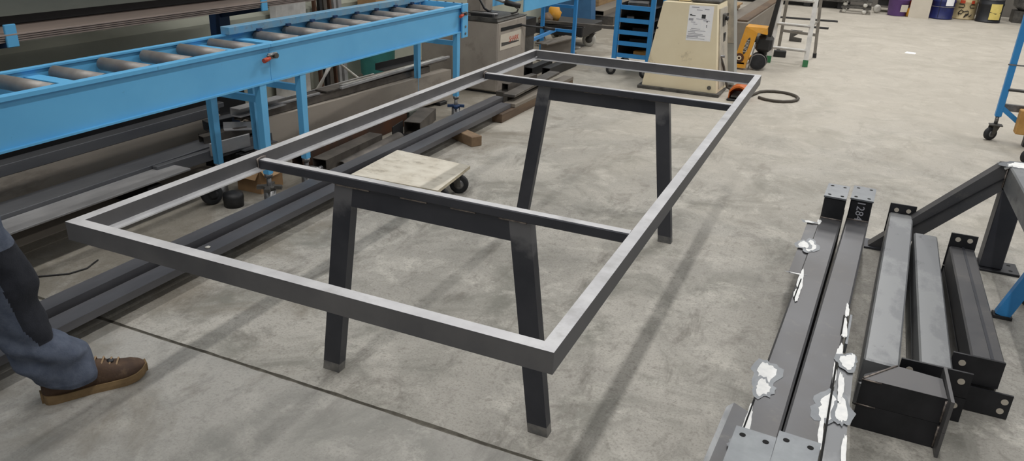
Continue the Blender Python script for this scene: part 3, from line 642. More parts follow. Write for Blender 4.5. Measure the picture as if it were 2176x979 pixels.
tag(MB().box(-2.60,-2.52,6.44,6.46,0,.13,.008).build('steel_plate','panel'),'small pale plate standing against the I-beam end','plate')
lbar('black_profile','black rectangular tube with open end on the floor behind the far table corner, left one','steel tube',(-2.432,5.73,.04),(-2.425,6.25,.04),.085,.08,'black','hollow',t=.005)
lbar('black_profile','black C-section on the floor behind the far table corner, right one','steel tube',(-2.265,5.77,.045),(-2.245,6.5,.045),.085,.09,'black','hollow',t=.005)

# low black trolley, blue machine stand and steel beyond
lt = thing('platform_trolley', (-2.6,7.65,0), 'low black platform trolley with a large pale caster wheel', 'trolley')
MB().box(-3.05,-2.45,7.35,8.1,.16,.28,.01).build('platform','black',lt)
fk = caster(lt, -2.47, 7.80, .16, .082, .045, rad(12), tyre='white', fork='greyD', hub='greyD')
caster(lt, -2.98, 7.45, .16, .07, .045, rad(12), tyre='white', fork='greyD', hub='greyD')
caster(lt, -2.98, 8.02, .16, .07, .045, rad(12), tyre='white', fork='greyD', hub='greyD')
tag(MB().lathe([(.05,0),(.07,.004),(.07,.02),(.05,.024)],(-2.60,7.55,0),24).build('spare_wheel','white'),'pale disc lying on the floor under the low black trolley','wheel')
lbar('steel_bar','long grey bar lying slanted across the low black trolley','steel bar',(-3.0,7.35,.3),(-2.02,7.42,.3),.035,.035,'scrap')
def lump(name,lb,cat,c,r,h,mt,sd):
    m=MB(); m.lathe([(r*.7,0),(r,h*.2),(r*1.05,h*.45),(r*.75,h*.75),(r*.3,h)],c,18)
    for v in m.bm.verts: v.co+=V((1,1,.6))*.035*noise.noise(v.co*14+V((sd,0,0))); v.co.z=max(v.co.z,c[2])
    tag(m.build(name,mt),lb,cat)
lump('bag','crumpled yellow and orange bag on the low black trolley','bag',(-2.93,7.68,.281),.075,.2,'yellow',1)
lump('crumpled_cloth','dirty brown rag next to the yellow bag','cloth',(-2.95,7.47,.281),.08,.1,'timberD',5)
ms = thing('machine_stand', (-3.05,9.4,0), 'blue painted steel machine stand with a broad post', 'machine')
m = MB(); m.poly8([(-3.23,9.35,0),(-3.0,9.35,0),(-3.0,9.55,0),(-3.23,9.55,0)], [(-3.26,9.35,.9),(-3.06,9.35,.9),(-3.06,9.55,.9),(-3.26,9.55,.9)]); m.build('post','blueM',ms)
MB().box(-3.75,-3.22,9.42,9.50,.05,.55,.01).build('side_panel','blueM',ms); MB().box(-3.75,-2.95,9.3,9.6,0,.05,.005).build('foot','blueM',ms)
lbar('steel_beam','brown rectangular steel beam on the floor beyond the blue machine stand','steel beam',(-3.06,9.72,.155),(-3.12,11.4,.155),.24,.07,'brown','hollow',t=.006)
lbar('steel_beam','grey flat section under the brown beam beyond the blue machine stand','steel beam',(-2.98,9.75,.06),(-3.04,11.5,.06),.36,.119,'scrap')
block('timber_block','pale timber block behind the blue machine stand','timber',(-3.38,10.9,0),.26,1.0,.36,.02,'timber')

# ------------------------------------------------------------------ slotted blue trolley
st = thing('rack_trolley', (-1.56,6.55,0), 'blue trolley with five slotted shelves on casters beside the cream machine', 'trolley')
yf = 6.30
for x in (-1.745, -1.40):
    for y in (yf, 6.80): MB().box(x-.022,x+.022,y-.022,y+.022,.13,.98,.003).build('post','blueT',st)
for z in (.2, .318, .425, .54, .662, .80):
    MB().box(-1.722,-1.423,yf-.012,yf+.012,z-.02,z+.02).build('cross_rail','blueT',st); m = MB(); m.box(-1.722,-1.423,6.788,6.812,z-.02,z+.02); m.build('rear_rail','blueT',st)
for z in (.2, .318, .425, .54, .662):
    m = MB(); m.box(-1.722,-1.423,yf+.013,6.777,z-.018,z-.010); m.build('shelf','black',st)
for x in (-1.745,-1.40):
    for y in (yf,6.80): caster(st, x, y, .13, .05, .03, rad(20), fork='zinc')
MB().box(-1.722,-1.423,6.780,6.786,.18,.78).build('back_panel','black',st); MB().box(-1.7215,-1.717,yf+.025,6.778,.18,.70).build('side_panel','black',st)
def cargo(lb, c, s, mt, rz=0): block('metal_part', lb, 'part', c, *s, rz, mt)
cargo('dark metal part on the top slotted shelf', (-1.60,6.5,.652), (.2,.2,.05), 'greyD', .2)
cargo('pale metal part on the second slotted shelf from the top', (-1.66,6.45,.530), (.07,.25,.045), 'zinc', .3)
cargo('dark metal lump on the middle slotted shelf', (-1.54,6.5,.415), (.16,.2,.05), 'black', .1)
cargo('dark metal block on the second lowest slotted shelf', (-1.54,6.5,.308), (.2,.2,.05), 'black', .1)
block('timber_block','yellow timber block with a hole on the lowest slotted shelf','timber',(-1.50,6.42,.190),.15,.09,.05,.05,'timberY')

# ------------------------------------------------------------------ cream machine
cm = thing('sheet_metal_machine', (-1.0,6.2,0), 'cream painted tapering machine body with a white notice on its front', 'machine')
m = MB(); m.poly8([(-1.324,5.85,.03),(-.633,5.85,.03),(-.60,6.28,.03),(-1.30,6.60,.03)], [(-1.205,5.85,.792),(-.728,5.85,.80),(-.712,6.28,.80),(-1.18,6.60,.80)])
m.build('body','cream',cm)
MB().box(-1.36,-.60,5.82,6.65,0,.03,.004).build('base','greyD',cm)
MB().poly8([(-.633,5.93,.06),(-.612,6.24,.06),(-.602,6.24,.06),(-.624,5.93,.06)], [(-.718,5.93,.76),(-.706,6.24,.76),(-.696,6.24,.76),(-.709,5.93,.76)]).build('side_panel','creamW',cm)
MB().poly8([(-.70,6.34,.03),(-.548,6.34,.03),(-.548,6.52,.03),(-.70,6.52,.03)],[(-.82,6.34,1.1),(-.705,6.34,1.1),(-.705,6.52,1.1),(-.82,6.52,1.1)]).build('rear_cabinet','creamG',cm)
MB().poly8([(-.66,6.332,.42),(-.608,6.332,.42),(-.608,6.338,.42),(-.66,6.338,.42)],[(-.80,6.332,1.06),(-.702,6.332,1.06),(-.702,6.338,1.06),(-.80,6.338,1.06)]).build('rear_door','creamW',cm)
m = MB(); m.box(-.712,-.675,6.02,6.13,.60,.71,.006); m.build('switch_box','greyD',cm)
MB().cyl((-.675,6.07,.67),(-.648,6.07,.67),.018,n=14).build('knob','black',cm)
MB().box(-.70,-.66,6.06,6.14,.46,.54,.004).build('socket','black',cm)
for k in range(4): MB().box(-.70,-.675,6.215,6.235,.54+.045*k,.565+.045*k).build('hinge_tooth','greyD',cm)
MB().cyl((-.72,5.98,.345),(-.62,5.98,.345),.012,n=12).build('spout','zinc',cm)
MB().path([(-.655,6.0,.33),(-.625,6.03,.25),(-.60,6.10,.12),(-.585,6.16,.04),(-.56,6.2,.014)],.011,8).build('cable','rope',cm)
MB().cyl((-.70,5.849,.075),(-.70,5.842,.075),.018,n=18).build('bolt','greyD',cm)
MB().cyl((-1.235,5.849,.56),(-1.235,5.845,.56),.010,n=14).build('screw','greyD',cm)
MB().box(-1.10,-.98,5.95,6.15,.80,1.1,.01).build('neck','cream',cm)
MB().box(-1.26,-1.11,6.0,6.3,.80,.86,.01).build('table_left','black',cm)
MB().box(-.97,-.72,5.92,6.3,.80,.83,.01).build('table_right','greyD',cm)
pn = thing('paper_notice', (-.86,5.849,.475), 'white printed sheet taped to the front of the cream machine', 'paper')
q = [(-.966,.476),(-.748,.484),(-.752,.786),(-.968,.780)]
m = MB(); m.poly8([(x,5.8495,z) for x,z in q], [(x,5.8475,z) for x,z in q]); m.build('sheet','paper',pn)
def ink(x0,x1,z,h,mt): MB().box(x0,x1,5.8468,5.8473,z,z+h).build('print_line',mt,pn)
for x0,x1,z,h,mt in ((-.945,-.88,.762,.007,'ink'),(-.83,-.79,.752,.006,'ink'),(-.90,-.85,.742,.006,'ink'),(-.83,-.775,.655,.006,'ink'),(-.895,-.80,.666,.005,'ink'),
    (-.955,-.935,.693,.012,'inkD'),(-.935,-.905,.692,.006,'inkD'),(-.96,-.92,.65,.02,'ink'),(-.94,-.90,.635,.006,'ink'),(-.915,-.88,.62,.004,'ink'),
    (-.93,-.85,.58,.005,'ink'),(-.94,-.80,.565,.005,'ink'),(-.955,-.89,.55,.007,'ink'),(-.955,-.82,.535,.006,'ink'),(-.95,-.80,.522,.006,'ink'),(-.96,-.86,.508,.010,'ink'),(-.96,-.80,.496,.004,'ink'),
    (-.802,-.792,.645,.012,'inkD'),(-.80,-.793,.615,.008,'inkD'),(-.80,-.793,.603,.008,'inkD'),(-.85,-.815,.675,.034,'inkD')): ink(x0,x1,z,h,mt)

# foot pedal and cable
fp = thing('foot_pedal', (-.44,5.86,0), 'orange guarded foot pedal on the floor by the cream machine', 'foot pedal')
MB().box(-.52,-.34,5.76,5.98,0,.018,.004).build('base','black',fp)
n=9; ring=[]
m = MB()
for th in (.0,.008):
    pass
outer=[(-.515+.17*i/(n-1), .018+.115*sin(pi*(.12+.76*i/(n-1)))**.6) for i in range(n)]
inner=[(-.507+.154*i/(n-1), .018+.105*sin(pi*(.12+.76*i/(n-1)))**.6-.006) for i in range(n)]
for i in range(n-1):
    o0,o1,i0,i1=outer[i],outer[i+1],inner[i],inner[i+1]
    m.poly8([(o0[0],5.80,o0[1]),(o1[0],5.80,o1[1]),(i1[0],5.80,i1[1]),(i0[0],5.80,i0[1])],[(o0[0],5.975,o0[1]),(o1[0],5.975,o1[1]),(i1[0],5.975,i1[1]),(i0[0],5.975,i0[1])])
m.box(-.515,-.507,5.80,5.975,.018,.07); m.box(-.353,-.345,5.80,5.975,.018,.07); m.box(-.507,-.353,5.967,5.975,.018,.10)
m.build('guard','orange',fp)
MB().poly8([(-.49,5.79,.03),(-.37,5.79,.03),(-.37,5.94,.05),(-.49,5.94,.05)],[(-.49,5.79,.042),(-.37,5.79,.042),(-.37,5.94,.062),(-.49,5.94,.062)]).build('treadle','greyD',fp)
pts=[(-.36,5.98,.013)]
for i in range(13):
    an=rad(150-i*24); pts.append((-.13+.19*cos(an), 6.15+.215*sin(an)*1.0, .013))
tag(MB().path(pts,.013,10).build('pedal_cable','rope'),'grey cable loop on the floor right of the foot pedal','cable')

# ------------------------------------------------------------------ yellow pallet jack
pj = thing('pallet_jack', (-.6,7.5,0), 'yellow hand pallet jack behind the cream machine', 'pallet jack')
yy=7.36
m = MB(); m.poly8([(-.72,yy,.06),(-.585,yy,.06),(-.515,yy,.40),(-.645,yy,.455)],[(-.72,yy+.04,.06),(-.585,yy+.04,.06),(-.515,yy+.04,.40),(-.645,yy+.04,.455)]); m.build('frame_plate','yellow',pj)
m = MB(); m.poly8([(-.645,yy,.455),(-.515,yy,.40),(-.42,yy+.02,.385),(-.43,yy+.02,.452)],[(-.645,yy+.24,.455),(-.515,yy+.24,.40),(-.42,yy+.24,.385),(-.43,yy+.24,.452)]); m.build('top_plate','yellow',pj)
for dy in (0,.38): MB().box(-1.75,-.60,yy+dy,yy+dy+.15,.05,.085,.006).build('fork','yellow',pj)
MB().box(-.72,-.585,yy-.004,yy+.044,.02,.06).build('skid','yellow',pj)
bd=MB().poly8([(-.645,yy-.003,.15),(-.605,yy-.003,.15),(-.568,yy-.003,.34),(-.608,yy-.003,.345)],[(-.645,yy-.0003,.15),(-.605,yy-.0003,.15),(-.568,yy-.0003,.34),(-.608,yy-.0003,.345)])
m=MB(); m.loft([[(-.607+dx*.021*cos(t)+.045*sin(t)*.22*2, yy-dy, .255+.09*sin(t)) for t in [2*pi*i/24 for i in range(24)] for dx in (1,)] for dy in (.0002,.002)]); bdg=m.build('badge','greyD',pj)
text('badge_lettering','UNIH',.055,'white',bdg,onface((-.607,yy-.0022,.255),(.2,0,1),(-1,0,.2)))
MB().cyl((-.665,yy-.008,.125),(-.665,yy,.125),.05,n=20).build('grease_ring','rust',pj)
MB().tube((-.665,yy-.016,.125),(-.665,yy-.008,.125),.024,.01).build('pivot','cream',pj)
m=MB(); m.box(-.53,-.36,yy+.05,yy+.26,.20,.36,.03); m.cyl((-.45,yy+.14,.16),(-.45,yy+.14,.42),.05,n=18); m.build('pump','black',pj)
m=MB(); m.poly8([(-.44,yy+.10,.34),(-.385,yy+.10,.34),(-.33,yy+.10,.95),(-.365,yy+.10,.95)],[(-.44,yy+.17,.34),(-.385,yy+.17,.34),(-.33,yy+.17,.95),(-.365,yy+.17,.95)]); m.build('handle','black',pj)
for dy in (.08,.19):
    m=MB(); m.lathe([(.03,-.025),(.082,-.025),(.09,-.018),(.09,.018),(.082,.025),(.03,.025)],(-.48,yy+dy,.09),28,(.25,-1,0)); w=m.build('steer_wheel','rubber',pj)
    MB().lathe([(.082,-.027),(.088,-.0255),(.088,.0255),(.082,.027)],(-.48,yy+dy,.09),28,(.25,-1,0),False,False).build('tyre_band','roller',w)
MB().cyl((-.555,yy-.02,.015),(-.515,yy+.03,.33),.007,n=8).build('release_rod','zinc',pj)
MB().cyl((-.522,yy+.02,.30),(-.512,yy+.03,.36),.022,.026,n=14).build('release_knob','black',pj)

# ------------------------------------------------------------------ step ladder
ld = thing('step_ladder', (-.2,8.35,0), 'aluminium step ladder with green feet', 'ladder')
fx0,fx1=-.425,-.02
def st_(x,y,z): return (x,y,z)
F0=[(-.425,8.02,0),(-.02,7.98,0)]; F1=[(-.37,8.30,1.6),(-.06,8.28,1.6)]
B0=[(-.40,8.86,0),(.035,8.70,0)]; B1=[(-.36,8.42,1.6),(-.07,8.40,1.6)]
for p,q in zip(F0,F1): 
    d=(V(q)-V(p)); lg=MB().bar(V(p)+d*.035,q,.05,.024,up=(0,1,0)).build('front_leg','alul',ld); MB().bar(p,V(p)+d*.045,.056,.03,up=(0,1,0)).build('foot_cap','greenp',lg)
for p,q in zip(B0,B1):
    d=(V(q)-V(p)); lg=MB().bar(V(p)+d*.03,q,.035,.022,up=(0,1,0)).build('rear_leg','alud',ld); MB().bar(p,V(p)+d*.035,.042,.028,up=(0,1,0)).build('foot_cap','rubber',lg)
for z in (.17,.43,.69,.95,1.2,1.45):
    t_=z/1.6; p=V(F0[0]).lerp(V(F1[0]),t_); q=V(F0[1]).lerp(V(F1[1]),t_)
    m=MB(); m.bar(p+V((.01,0,0)),q-V((.01,0,0)),.085,.022); s_=m.build('step','alul',ld)
    MB().bar(p+V((.01,-.044,-.003)),q+V((-.01,-.044,-.003)),.003,.005).build('step_groove','alud',s_)
for z in (.27,.7): 
    t_=z/1.6; MB().bar(V(B0[0]).lerp(V(B1[0]),t_),V(B0[1]).lerp(V(B1[1]),t_),.03,.03).build('rear_brace','alud',ld)
MB().bar(V(F0[1]).lerp(V(F1[1]),.27),V(B0[1]).lerp(V(B1[1]),.27),.015,.015).build('side_strut','alud',ld)
block('black_block','small black block on the floor between the ladder feet','block',(-.35,8.52,0),.14,.10,.07,.1,'black')
m=MB(); m.prof([(0,0),(.16,.0),(.16,.05),(.05,.06),(.16,.15),(.0,.15)],(-.37,9.9,0),(-.37,9.91,0)); tag(m.build('steel_bracket','greyD'),'dark Z shaped steel bracket standing behind the ladder','bracket')

# ------------------------------------------------------------------ steel and timber behind pallet jack
lbar('steel_plate','broad dark steel plate leaning low behind the pallet jack','steel plate',(-.95,8.6,.17),(-.9,11.8,.17),.34,.34,'brown')
lbar('timber_plank','grey plank lying on the steel behind the pallet jack','plank',(-.86,8.7,.352),(-.80,11.9,.352),.12,.02,'timberD')
plt = thing('wooden_pallet', (-1.1,9.6,0), 'wooden pallet with timber blocks stacked behind the cream machine', 'pallet')
MB().box(-1.6,-1.13,8.9,10.2,0,.36).build('base_load','timberD',plt)
for k in range(4): MB().box(-1.45+.10*k,-1.37+.10*k,8.9,10.1,.41,.43).build('slat','timber',plt)
for x in (-1.42,-1.15): MB().box(x-.05,x+.05,8.9,10.1,.36,.41).build('runner','timber',plt)
# far floor strips
lbar('steel_strip','far dark flat bar on the floor right of the ladder, upper one','steel strip',(-.75,12.55,.011),(.14,12.63,.011),.1,.02,'black')
lbar('steel_strip','far dark flat bar on the floor right of the ladder, lower one','steel strip',(-.55,11.62,.011),(.05,11.60,.011),.1,.02,'black')

# ------------------------------------------------------------------ far row along the back
lp = thing('long_pallet', (-.9,14.7,0), 'long low dark pallet frame at the far back behind the ladder', 'pallet')
for x in (-1.9,-1.2,-.5,.1): MB().box(x-.06,x+.06,14.8,14.9,0,.13).build('block','black',lp)
MB().box(-2.1,.25,14.75,15.3,.13,.20).build('deck','greyD',lp); MB().box(-2.1,.25,14.95,15.3,0,.13).build('shade_board','black',lp)
for k in range(3): MB().box(-.35+.18*k,-.23+.18*k,14.73,14.79,.2005,.235).build('pale_slat','panel',lp)
for k in range(2):
    zb=k*.1151
    sd=thing('transport_dolly',(.38,14.35,zb),['lower','upper'][k]+' of two grey transport dollies stacked at the far back','dolly')
    m=MB(); m.box(.12,.62,14.15,14.23,zb+.088,zb+.115); m.box(.12,.62,14.55,14.63,zb+.088,zb+.115); m.box(.12,.20,14.23,14.55,zb+.088,zb+.115); m.box(.54,.62,14.23,14.55,zb+.088,zb+.115); m.build('deck','greyD',sd)
    for x,y in ((.18,14.20),(.51,14.17),(.57,14.55),(.18,14.57)):
        m=MB(); m.lathe([(.014,-.028),(.033,-.024),(.040,0),(.033,.024),(.014,.028)],(x,y,zb+.040),20,(.3,-1,0)); w=m.build('caster_wheel','white',sd)
        MB().box(x-.02,x+.02,y-.025,y+.04,zb+.081,zb+.088).build('caster_plate','greyD',w)
sk=thing('wheeled_frame',(.95,14.8,0),'dark wheeled frame behind the purple tub','cart')
m=MB(); m.lathe([(.02,-.025),(.065,-.025),(.075,0),(.065,.025),(.02,.025)],(.72,14.62,.075),24,(.6,-1,0)); m.build('wheel','white',sk)
MB().box(.72,1.25,14.85,15.3,.12,.30).build('frame','black',sk); MB().box(.72,1.25,14.80,14.85,.24,.27).build('frame_rail','zinc',sk)
def tub(name,label,cat,c,prof,mt,n=32): return tag(MB().lathe(prof,c,n,cap1=False).build(name,mt),label,cat)
pt=thing('plastic_tub',(1.14,14.55,0),'purple plastic tub with a pale label at the far back','tub')
MB().lathe([(.14,0),(.15,.01),(.172,.27),(.192,.275),(.192,.295),(.172,.295),(.15,.03),(.001,.03)],(1.05,14.50,0),36,cap1=False).build('tub_body','purple',pt)
MB().poly8([(1.09,14.325,.08),(1.20,14.37,.08),(1.205,14.365,.2),(1.095,14.32,.2)],[(1.09,14.32,.08),(1.20,14.365,.08),(1.205,14.36,.2),(1.095,14.315,.2)]).build('tub_label','panel',pt)
tag(MB().lathe([(.05,0),(.06,.01),(.07,.5),(.03,.6)],(1.30,14.68,0),18).build('gas_bottle','red'),'red bottle between the purple tub and the white board','bottle')
tag(MB().lathe([(.05,0),(.06,.01),(.06,.12),(.03,.15)],(1.255,14.47,0),18).build('yellow_pot','yellow'),'small yellow pot at the foot of the red bottle','pot')
tag(MB().poly8([(1.235,14.36,0),(1.555,14.30,0),(1.56,14.33,0),(1.24,14.39,0)],[(1.245,14.42,.95),(1.565,14.36,.95),(1.57,14.39,.95),(1.25,14.45,.95)]).build('board','panel'),'large off-white board leaning beside the blue drum','board')
def drum(label,c,mt,mark):
    t=thing('oil_drum',c,label,'drum')
    r=.195; p=[(r-.02,0),(r,.008),(r,.02),(r-.006,.025)]
    for z in (.30,.58): p+=[(r-.006,z-.025),(r+.004,z-.012),(r+.004,z+.012),(r-.006,z+.025)]
    p+=[(r-.006,.86),(r,.865),(r,.88),(r-.02,.88),(r-.02,.865),(.001,.86)]
    MB().lathe(p,c,40,cap1=False).build('shell',mt,t)
    cx,cy,_=c
    def patch(a0,a1,z0,z1,mt,name='mark',rr=.0025):
        m=MB(); n=8; ro=r+.006
        A=[(cx+(ro)*sin(a0+(a1-a0)*i/n), cy-(ro)*cos(a0+(a1-a0)*i/n)) for i in range(n+1)]
        B=[(cx+(ro+rr)*sin(a0+(a1-a0)*i/n), cy-(ro+rr)*cos(a0+(a1-a0)*i/n)) for i in range(n+1)]
        for i in range(n): m.poly8([(*A[i],z0),(*A[i+1],z0),(*B[i+1],z0),(*B[i],z0)],[(*A[i],z1),(*A[i+1],z1),(*B[i+1],z1),(*B[i],z1)])
        m.build(name,mt,t)
    def stroke(pts,rad_=.007,mt='black'):
        m=MB(); m.path([(cx+(r+.006)*sin(a_), cy-(r+.006)*cos(a_), z) for a_,z in pts],rad_,6); m.build('painted_stroke',mt,t)
    mark(patch,stroke); return t
def mblue(p,s): p(.15,.85,.235,.385,'paper','label'); p(-1.2,1.2,.208,.216,'roller','seam'); p(-.30,-.27,.03,.86,'drumk','seam')
drum('dark blue oil drum with a white label at the far back',(1.755,14.58,0),'drumb',mblue)
def mcream(p0,s0):
    p=lambda a,b,c,d,*e: p0(a,b,c*.76,d*.76,*e)
    s=lambda pts,*e: s0([(a_,z*.76) for a_,z in pts],*e)
    p(-.55,-.15,.36,.43,'red','red_dash'); p(.35,.62,.36,.43,'red','red_dash')
    s([(-.6,.27),(-.2,.27),(-.12,.305),(-.2,.34),(-.6,.34)]); s([(.72,.27),(.36,.27),(.28,.305),(.36,.34),(.72,.34)])
    s([(-.55,.14),(-.25,.13),(-.1,.18),(-.3,.22),(-.5,.16),(-.45,.10)]); s([(-.2,.17),(.2,.20),(.3,.18)]); s([(.32,.16),(.0,.06),(.1,.14),(.35,.12),(.15,.10),(.0,.06)]); s([(.4,.08),(.6,.12)])
    s([(-.3,.60),(-.12,.48),(.1,.62),(.4,.47),(.5,.62)]); s([(.42,.5),(.7,.56)])
drum('cream oil drum painted with black and red strokes at the far back',(2.13,14.87,0),'drumc',mcream)
def mblack(p,s): p(-.1,.85,.055,.315,'labely','label'); s([(-.1,.18),(.35,.155),(.85,.175)],.008); p(-1.0,1.0,.375,.385,'zinc','rim_line')
drum('black oil drum with a tall yellow label at the far back',(2.50,14.66,0),'drumk',mblack)
gm=thing('grey_machine',(3.1,15.0,0),'small grey round tank on a dark stand right of the black drum','tank')
MB().lathe([(.10,.20),(.21,.28),(.22,.7),(.15,.75)],(3.08,15.0,0),24).build('tank','zinc',gm); MB().box(2.9,3.25,14.85,15.2,0,.2).build('stand','greyD',gm)
for k,(x,y) in enumerate(((3.18,14.45),(3.30,14.5))):
    tag(MB().cyl((x,y,0),(x+.02,y+.15,1.0),.03,n=12).build('steel_pipe','zinc'),['left','right'][k]+' grey pipe standing at the far right back','pipe')
pts=[(3.30+.34*cos(t)*(1+.12*sin(3*t)),14.05+.2*sin(t),.014+.0) for t in [2*pi*i/28 for i in range(28)]]
tag(MB().path(pts,.014,8,closed=True).build('hose','timberD'),'coiled brown hose on the floor at the far right back','hose')

# ------------------------------------------------------------------ blue trolley at right edge
bt=thing('shelf_trolley',(2.0,5.8,0),'blue shelf trolley on casters at the right edge','trolley')
for x,y in ((1.535,5.58),(2.6,5.58),(1.70,5.0),(2.6,5.0)):
    MB().box(x-.022,x+.022,y-.022,y+.022,.185,1.3,.003).build('post','blueT',bt)
    c_=caster(bt,x,y,.13,.05,.035,rad(35),fork='greyD',plate=False)
    MB().cyl((x,y,.13),(x,y,.185),.014,n=12).build('stem','zinc',c_)
    MB().box(x-.045,x+.045,y-.05,y+.012,.118,.126).build('brake','greyD',c_)
MB().box(1.557,2.578,5.562,5.598,.235,.285).build('cross_tube','zinc',bt); MB().box(1.722,2.578,4.982,5.018,.235,.285).build('cross_tube','zinc',bt)
MB().box(2.582,2.618,5.022,5.558,.235,.285).build('side_tube','blueT',bt)
MB().box(2.1,2.16,5.02,5.56,.24,.28).build('middle_tube','blueT',bt)
MB().bar((1.545,5.565,.255),(1.72,5.565,.13),.035,.012,up=(0,1,0)).build('brace','blueT',bt)
MB().box(1.55,2.6,5.555,5.61,.385,.40).build('shelf_edge','greyD',bt); MB().box(1.50,2.6,5.553,5.557,.575,.585).build('wire','zinc',bt)
tag(MB().box(1.655,2.08,5.46,5.548,.09,.27,.006).build('timber_block','timberY'),'pale yellow timber piece held against the right trolley','timber')
block('timber_rest','dark block under the pale timber piece','block',(1.88,5.50,0),.3,.07,.0895,0,'black')

# ------------------------------------------------------------------ upside-down steel portals on the floor (right)
def holes(par,pts,ax,r,d):
    for p in pts:
        p=V(p); a_=V(ax); MB().cyl(p-a_*d,p+a_*d,r,n=16).build('bolt_hole','hole',par)
def portal(label,pa,pb,wa,z,stub,plate_d,digits=None):
    # beam from near centre pa to far centre pb (x,y), top at z, 100 mm wide
    t=thing('steel_portal',((pa[0]+pb[0])/2,(pa[1]+pb[1])/2,0),label,'steel portal')
    d=(V((pb[0],pb[1],0))-V((pa[0],pa[1],0))).normalized(); r=V((d.y,-d.x,0)); w=wa/2; P=V((pa[0],pa[1],0)); Q=V((pb[0],pb[1],0))
    m=MB(); m.bar(P+V((0,0,z/2)),Q+d*plate_d+V((0,0,z/2)),wa,z,bev=.007); m.build('beam','col',t)
    for base,sgn in ((Q,1),(P,-1)):
        c=base+d*sgn*plate_d/2
        m=MB(); m.bar(c+V((0,0,z)),c+V((0,0,z+stub)),plate_d-.002,wa-.004,up=r,bev=.005); s_=m.build('stub','colD' ,t)
        q=[c+r*i*w*1.02+d*j*(plate_d/2+.004) for i,j in ((-1,-1),(1,-1),(1,1),(-1,1))]
        m=MB(); m.poly8([p+V((0,0,z+stub)) for p in q],[p+V((0,0,z+stub+.008)) for p in q]); pl=m.build('base_plate','plate',t)
        holes(pl,[c+r*i*w*.58+d*j*plate_d*.36+V((0,0,z+stub+.0082)) for i in(-1,1) for j in (-1,1)],(0,0,1),.008,.0006)
        # weld line where the stub meets the beam
        e=c-d*sgn*(plate_d/2+.001)
        MB().path([e-r*w*.95+V((0,0,z+.002)),e+V((0,0,z+.002)),e+r*w*.95+V((0,0,z+.002))],.004,6).build('weld_bead','weld',t)
        if digits and sgn==1:
            text('chalk_number',digits,.05,'ink',s_,onface(c-d*(plate_d/2+.0006)+V((0,0,z+stub*.5)),(0,0,-1),r),.0004)
    return t,d,r
ZP=.2
t1,d1,rr1=portal('left one of the two long steel portals lying on the floor at the right',(.366,.55),(.470,2.555),.098,ZP,.105,.20)
t2,d2,rr2=portal('right one of the two long steel portals, with chalked digits on its far stub',(.470,.585),(.588,2.60),.10,ZP,.10,.20,'1284')
def flat(par,q,z0,z1,mt,name):
    return MB().poly8([(x,y,z0) for x,y in q],[(x,y,z1) for x,y in q]).build(name,mt,par)
tb=flat(t1,[(.345,1.86),(.392,1.86),(.424,2.47),(.372,2.47)],.188,.196,'col','side_tab')
tb2=flat(t1,[(.262,.45),(.318,.40),(.337,.80),(.285,.83)],.188,.196,'col','side_tab')
tb3=flat(t1,[(.245,.40),(.262,.45),(.285,.83),(.268,.80)],.10,.196,'colL','side_tab')
tb4=flat(t2,[(.530,.55),(.588,.55),(.606,1.26),(.562,1.26)],.188,.197,'colL','side_tab')
tb5=flat(t2,[(.574,1.35),(.582,1.35),(.592,1.58),(.584,1.58)],.16,.197,'plate','side_tab')
def splash(par,c,rx,ry,z,seed,name='ground_glare',rot=0):  # white patch paints the glare on a ground weld spot
    n=26; rnd=random.Random(seed); ring=[]
    for i in range(n):
        t_=2*pi*i/n; k=.82+.26*rnd.random()+.14*sin(3*t_+seed); x=rx*1.15*k*cos(t_); y=ry*k*sin(t_)
        ring.append((c[0]+x*cos(rot)-y*sin(rot), c[1]+x*sin(rot)+y*cos(rot)))
    def fan(pts,cz,nm,mt):
        m=MB(); cv=m.bm.verts.new((c[0],c[1],cz)); vs=[m.bm.verts.new((x,y,cz)) for x,y in pts]
        for i in range(n): m.bm.faces.new((cv,vs[i],vs[(i+1)%n]))
        m.build(nm,mt,par)
    fan(ring,z+.0008,name,'bright')
    if rx>.012: fan([(c[0]+(x-c[0])*1.7,c[1]+(y-c[1])*1.3) for x,y in ring],z+.0003,'brushed_patch','plate')
for i,(c,rx,ry) in enumerate((((.423,2.49),.008,.035),((.378,2.465),.02,.014),((.408,2.16),.016,.07),((.378,2.16),.020,.04),((.395,1.78),.010,.10),((.392,1.64),.010,.06),((.374,1.84),.022,.006),
      ((.352,1.03),.026,.07),((.352,.94),.018,.05),((.335,.74),.009,.10),((.328,.63),.014,.03))): splash(t1,c,rx,ry,.2003+.0006*(i%6),i)
for i,(c,rx,ry) in enumerate((((.573,1.60),.006,.06),((.568,1.45),.009,.08),((.560,1.26),.010,.07),((.583,1.22),.018,.05),((.601,1.24),.005,.05),((.549,1.12),.005,.08),
      ((.548,.93),.030,.07),((.578,.93),.014,.07),((.528,.80),.006,.10),((.590,.72),.006,.10),((.515,.62),.005,.09),((.570,1.05),.008,.09))): splash(t2,c,rx,ry,.2003+.0006*(i%6),i+40)
for q in ([(.3985,1.79),(.388,1.60),(.3835,1.60),(.394,1.79)],[(.340,.86),(.330,.68),(.3255,.68),(.3355,.86)],[(.566,1.55),(.561,1.40),(.556,1.40),(.561,1.55)],[(.555,1.20),(.536,.60),(.530,.60),(.549,1.20)]):
    flat(t1 if q[0][0]<.45 else t2,q,.2040,.2046,'hole','gap')

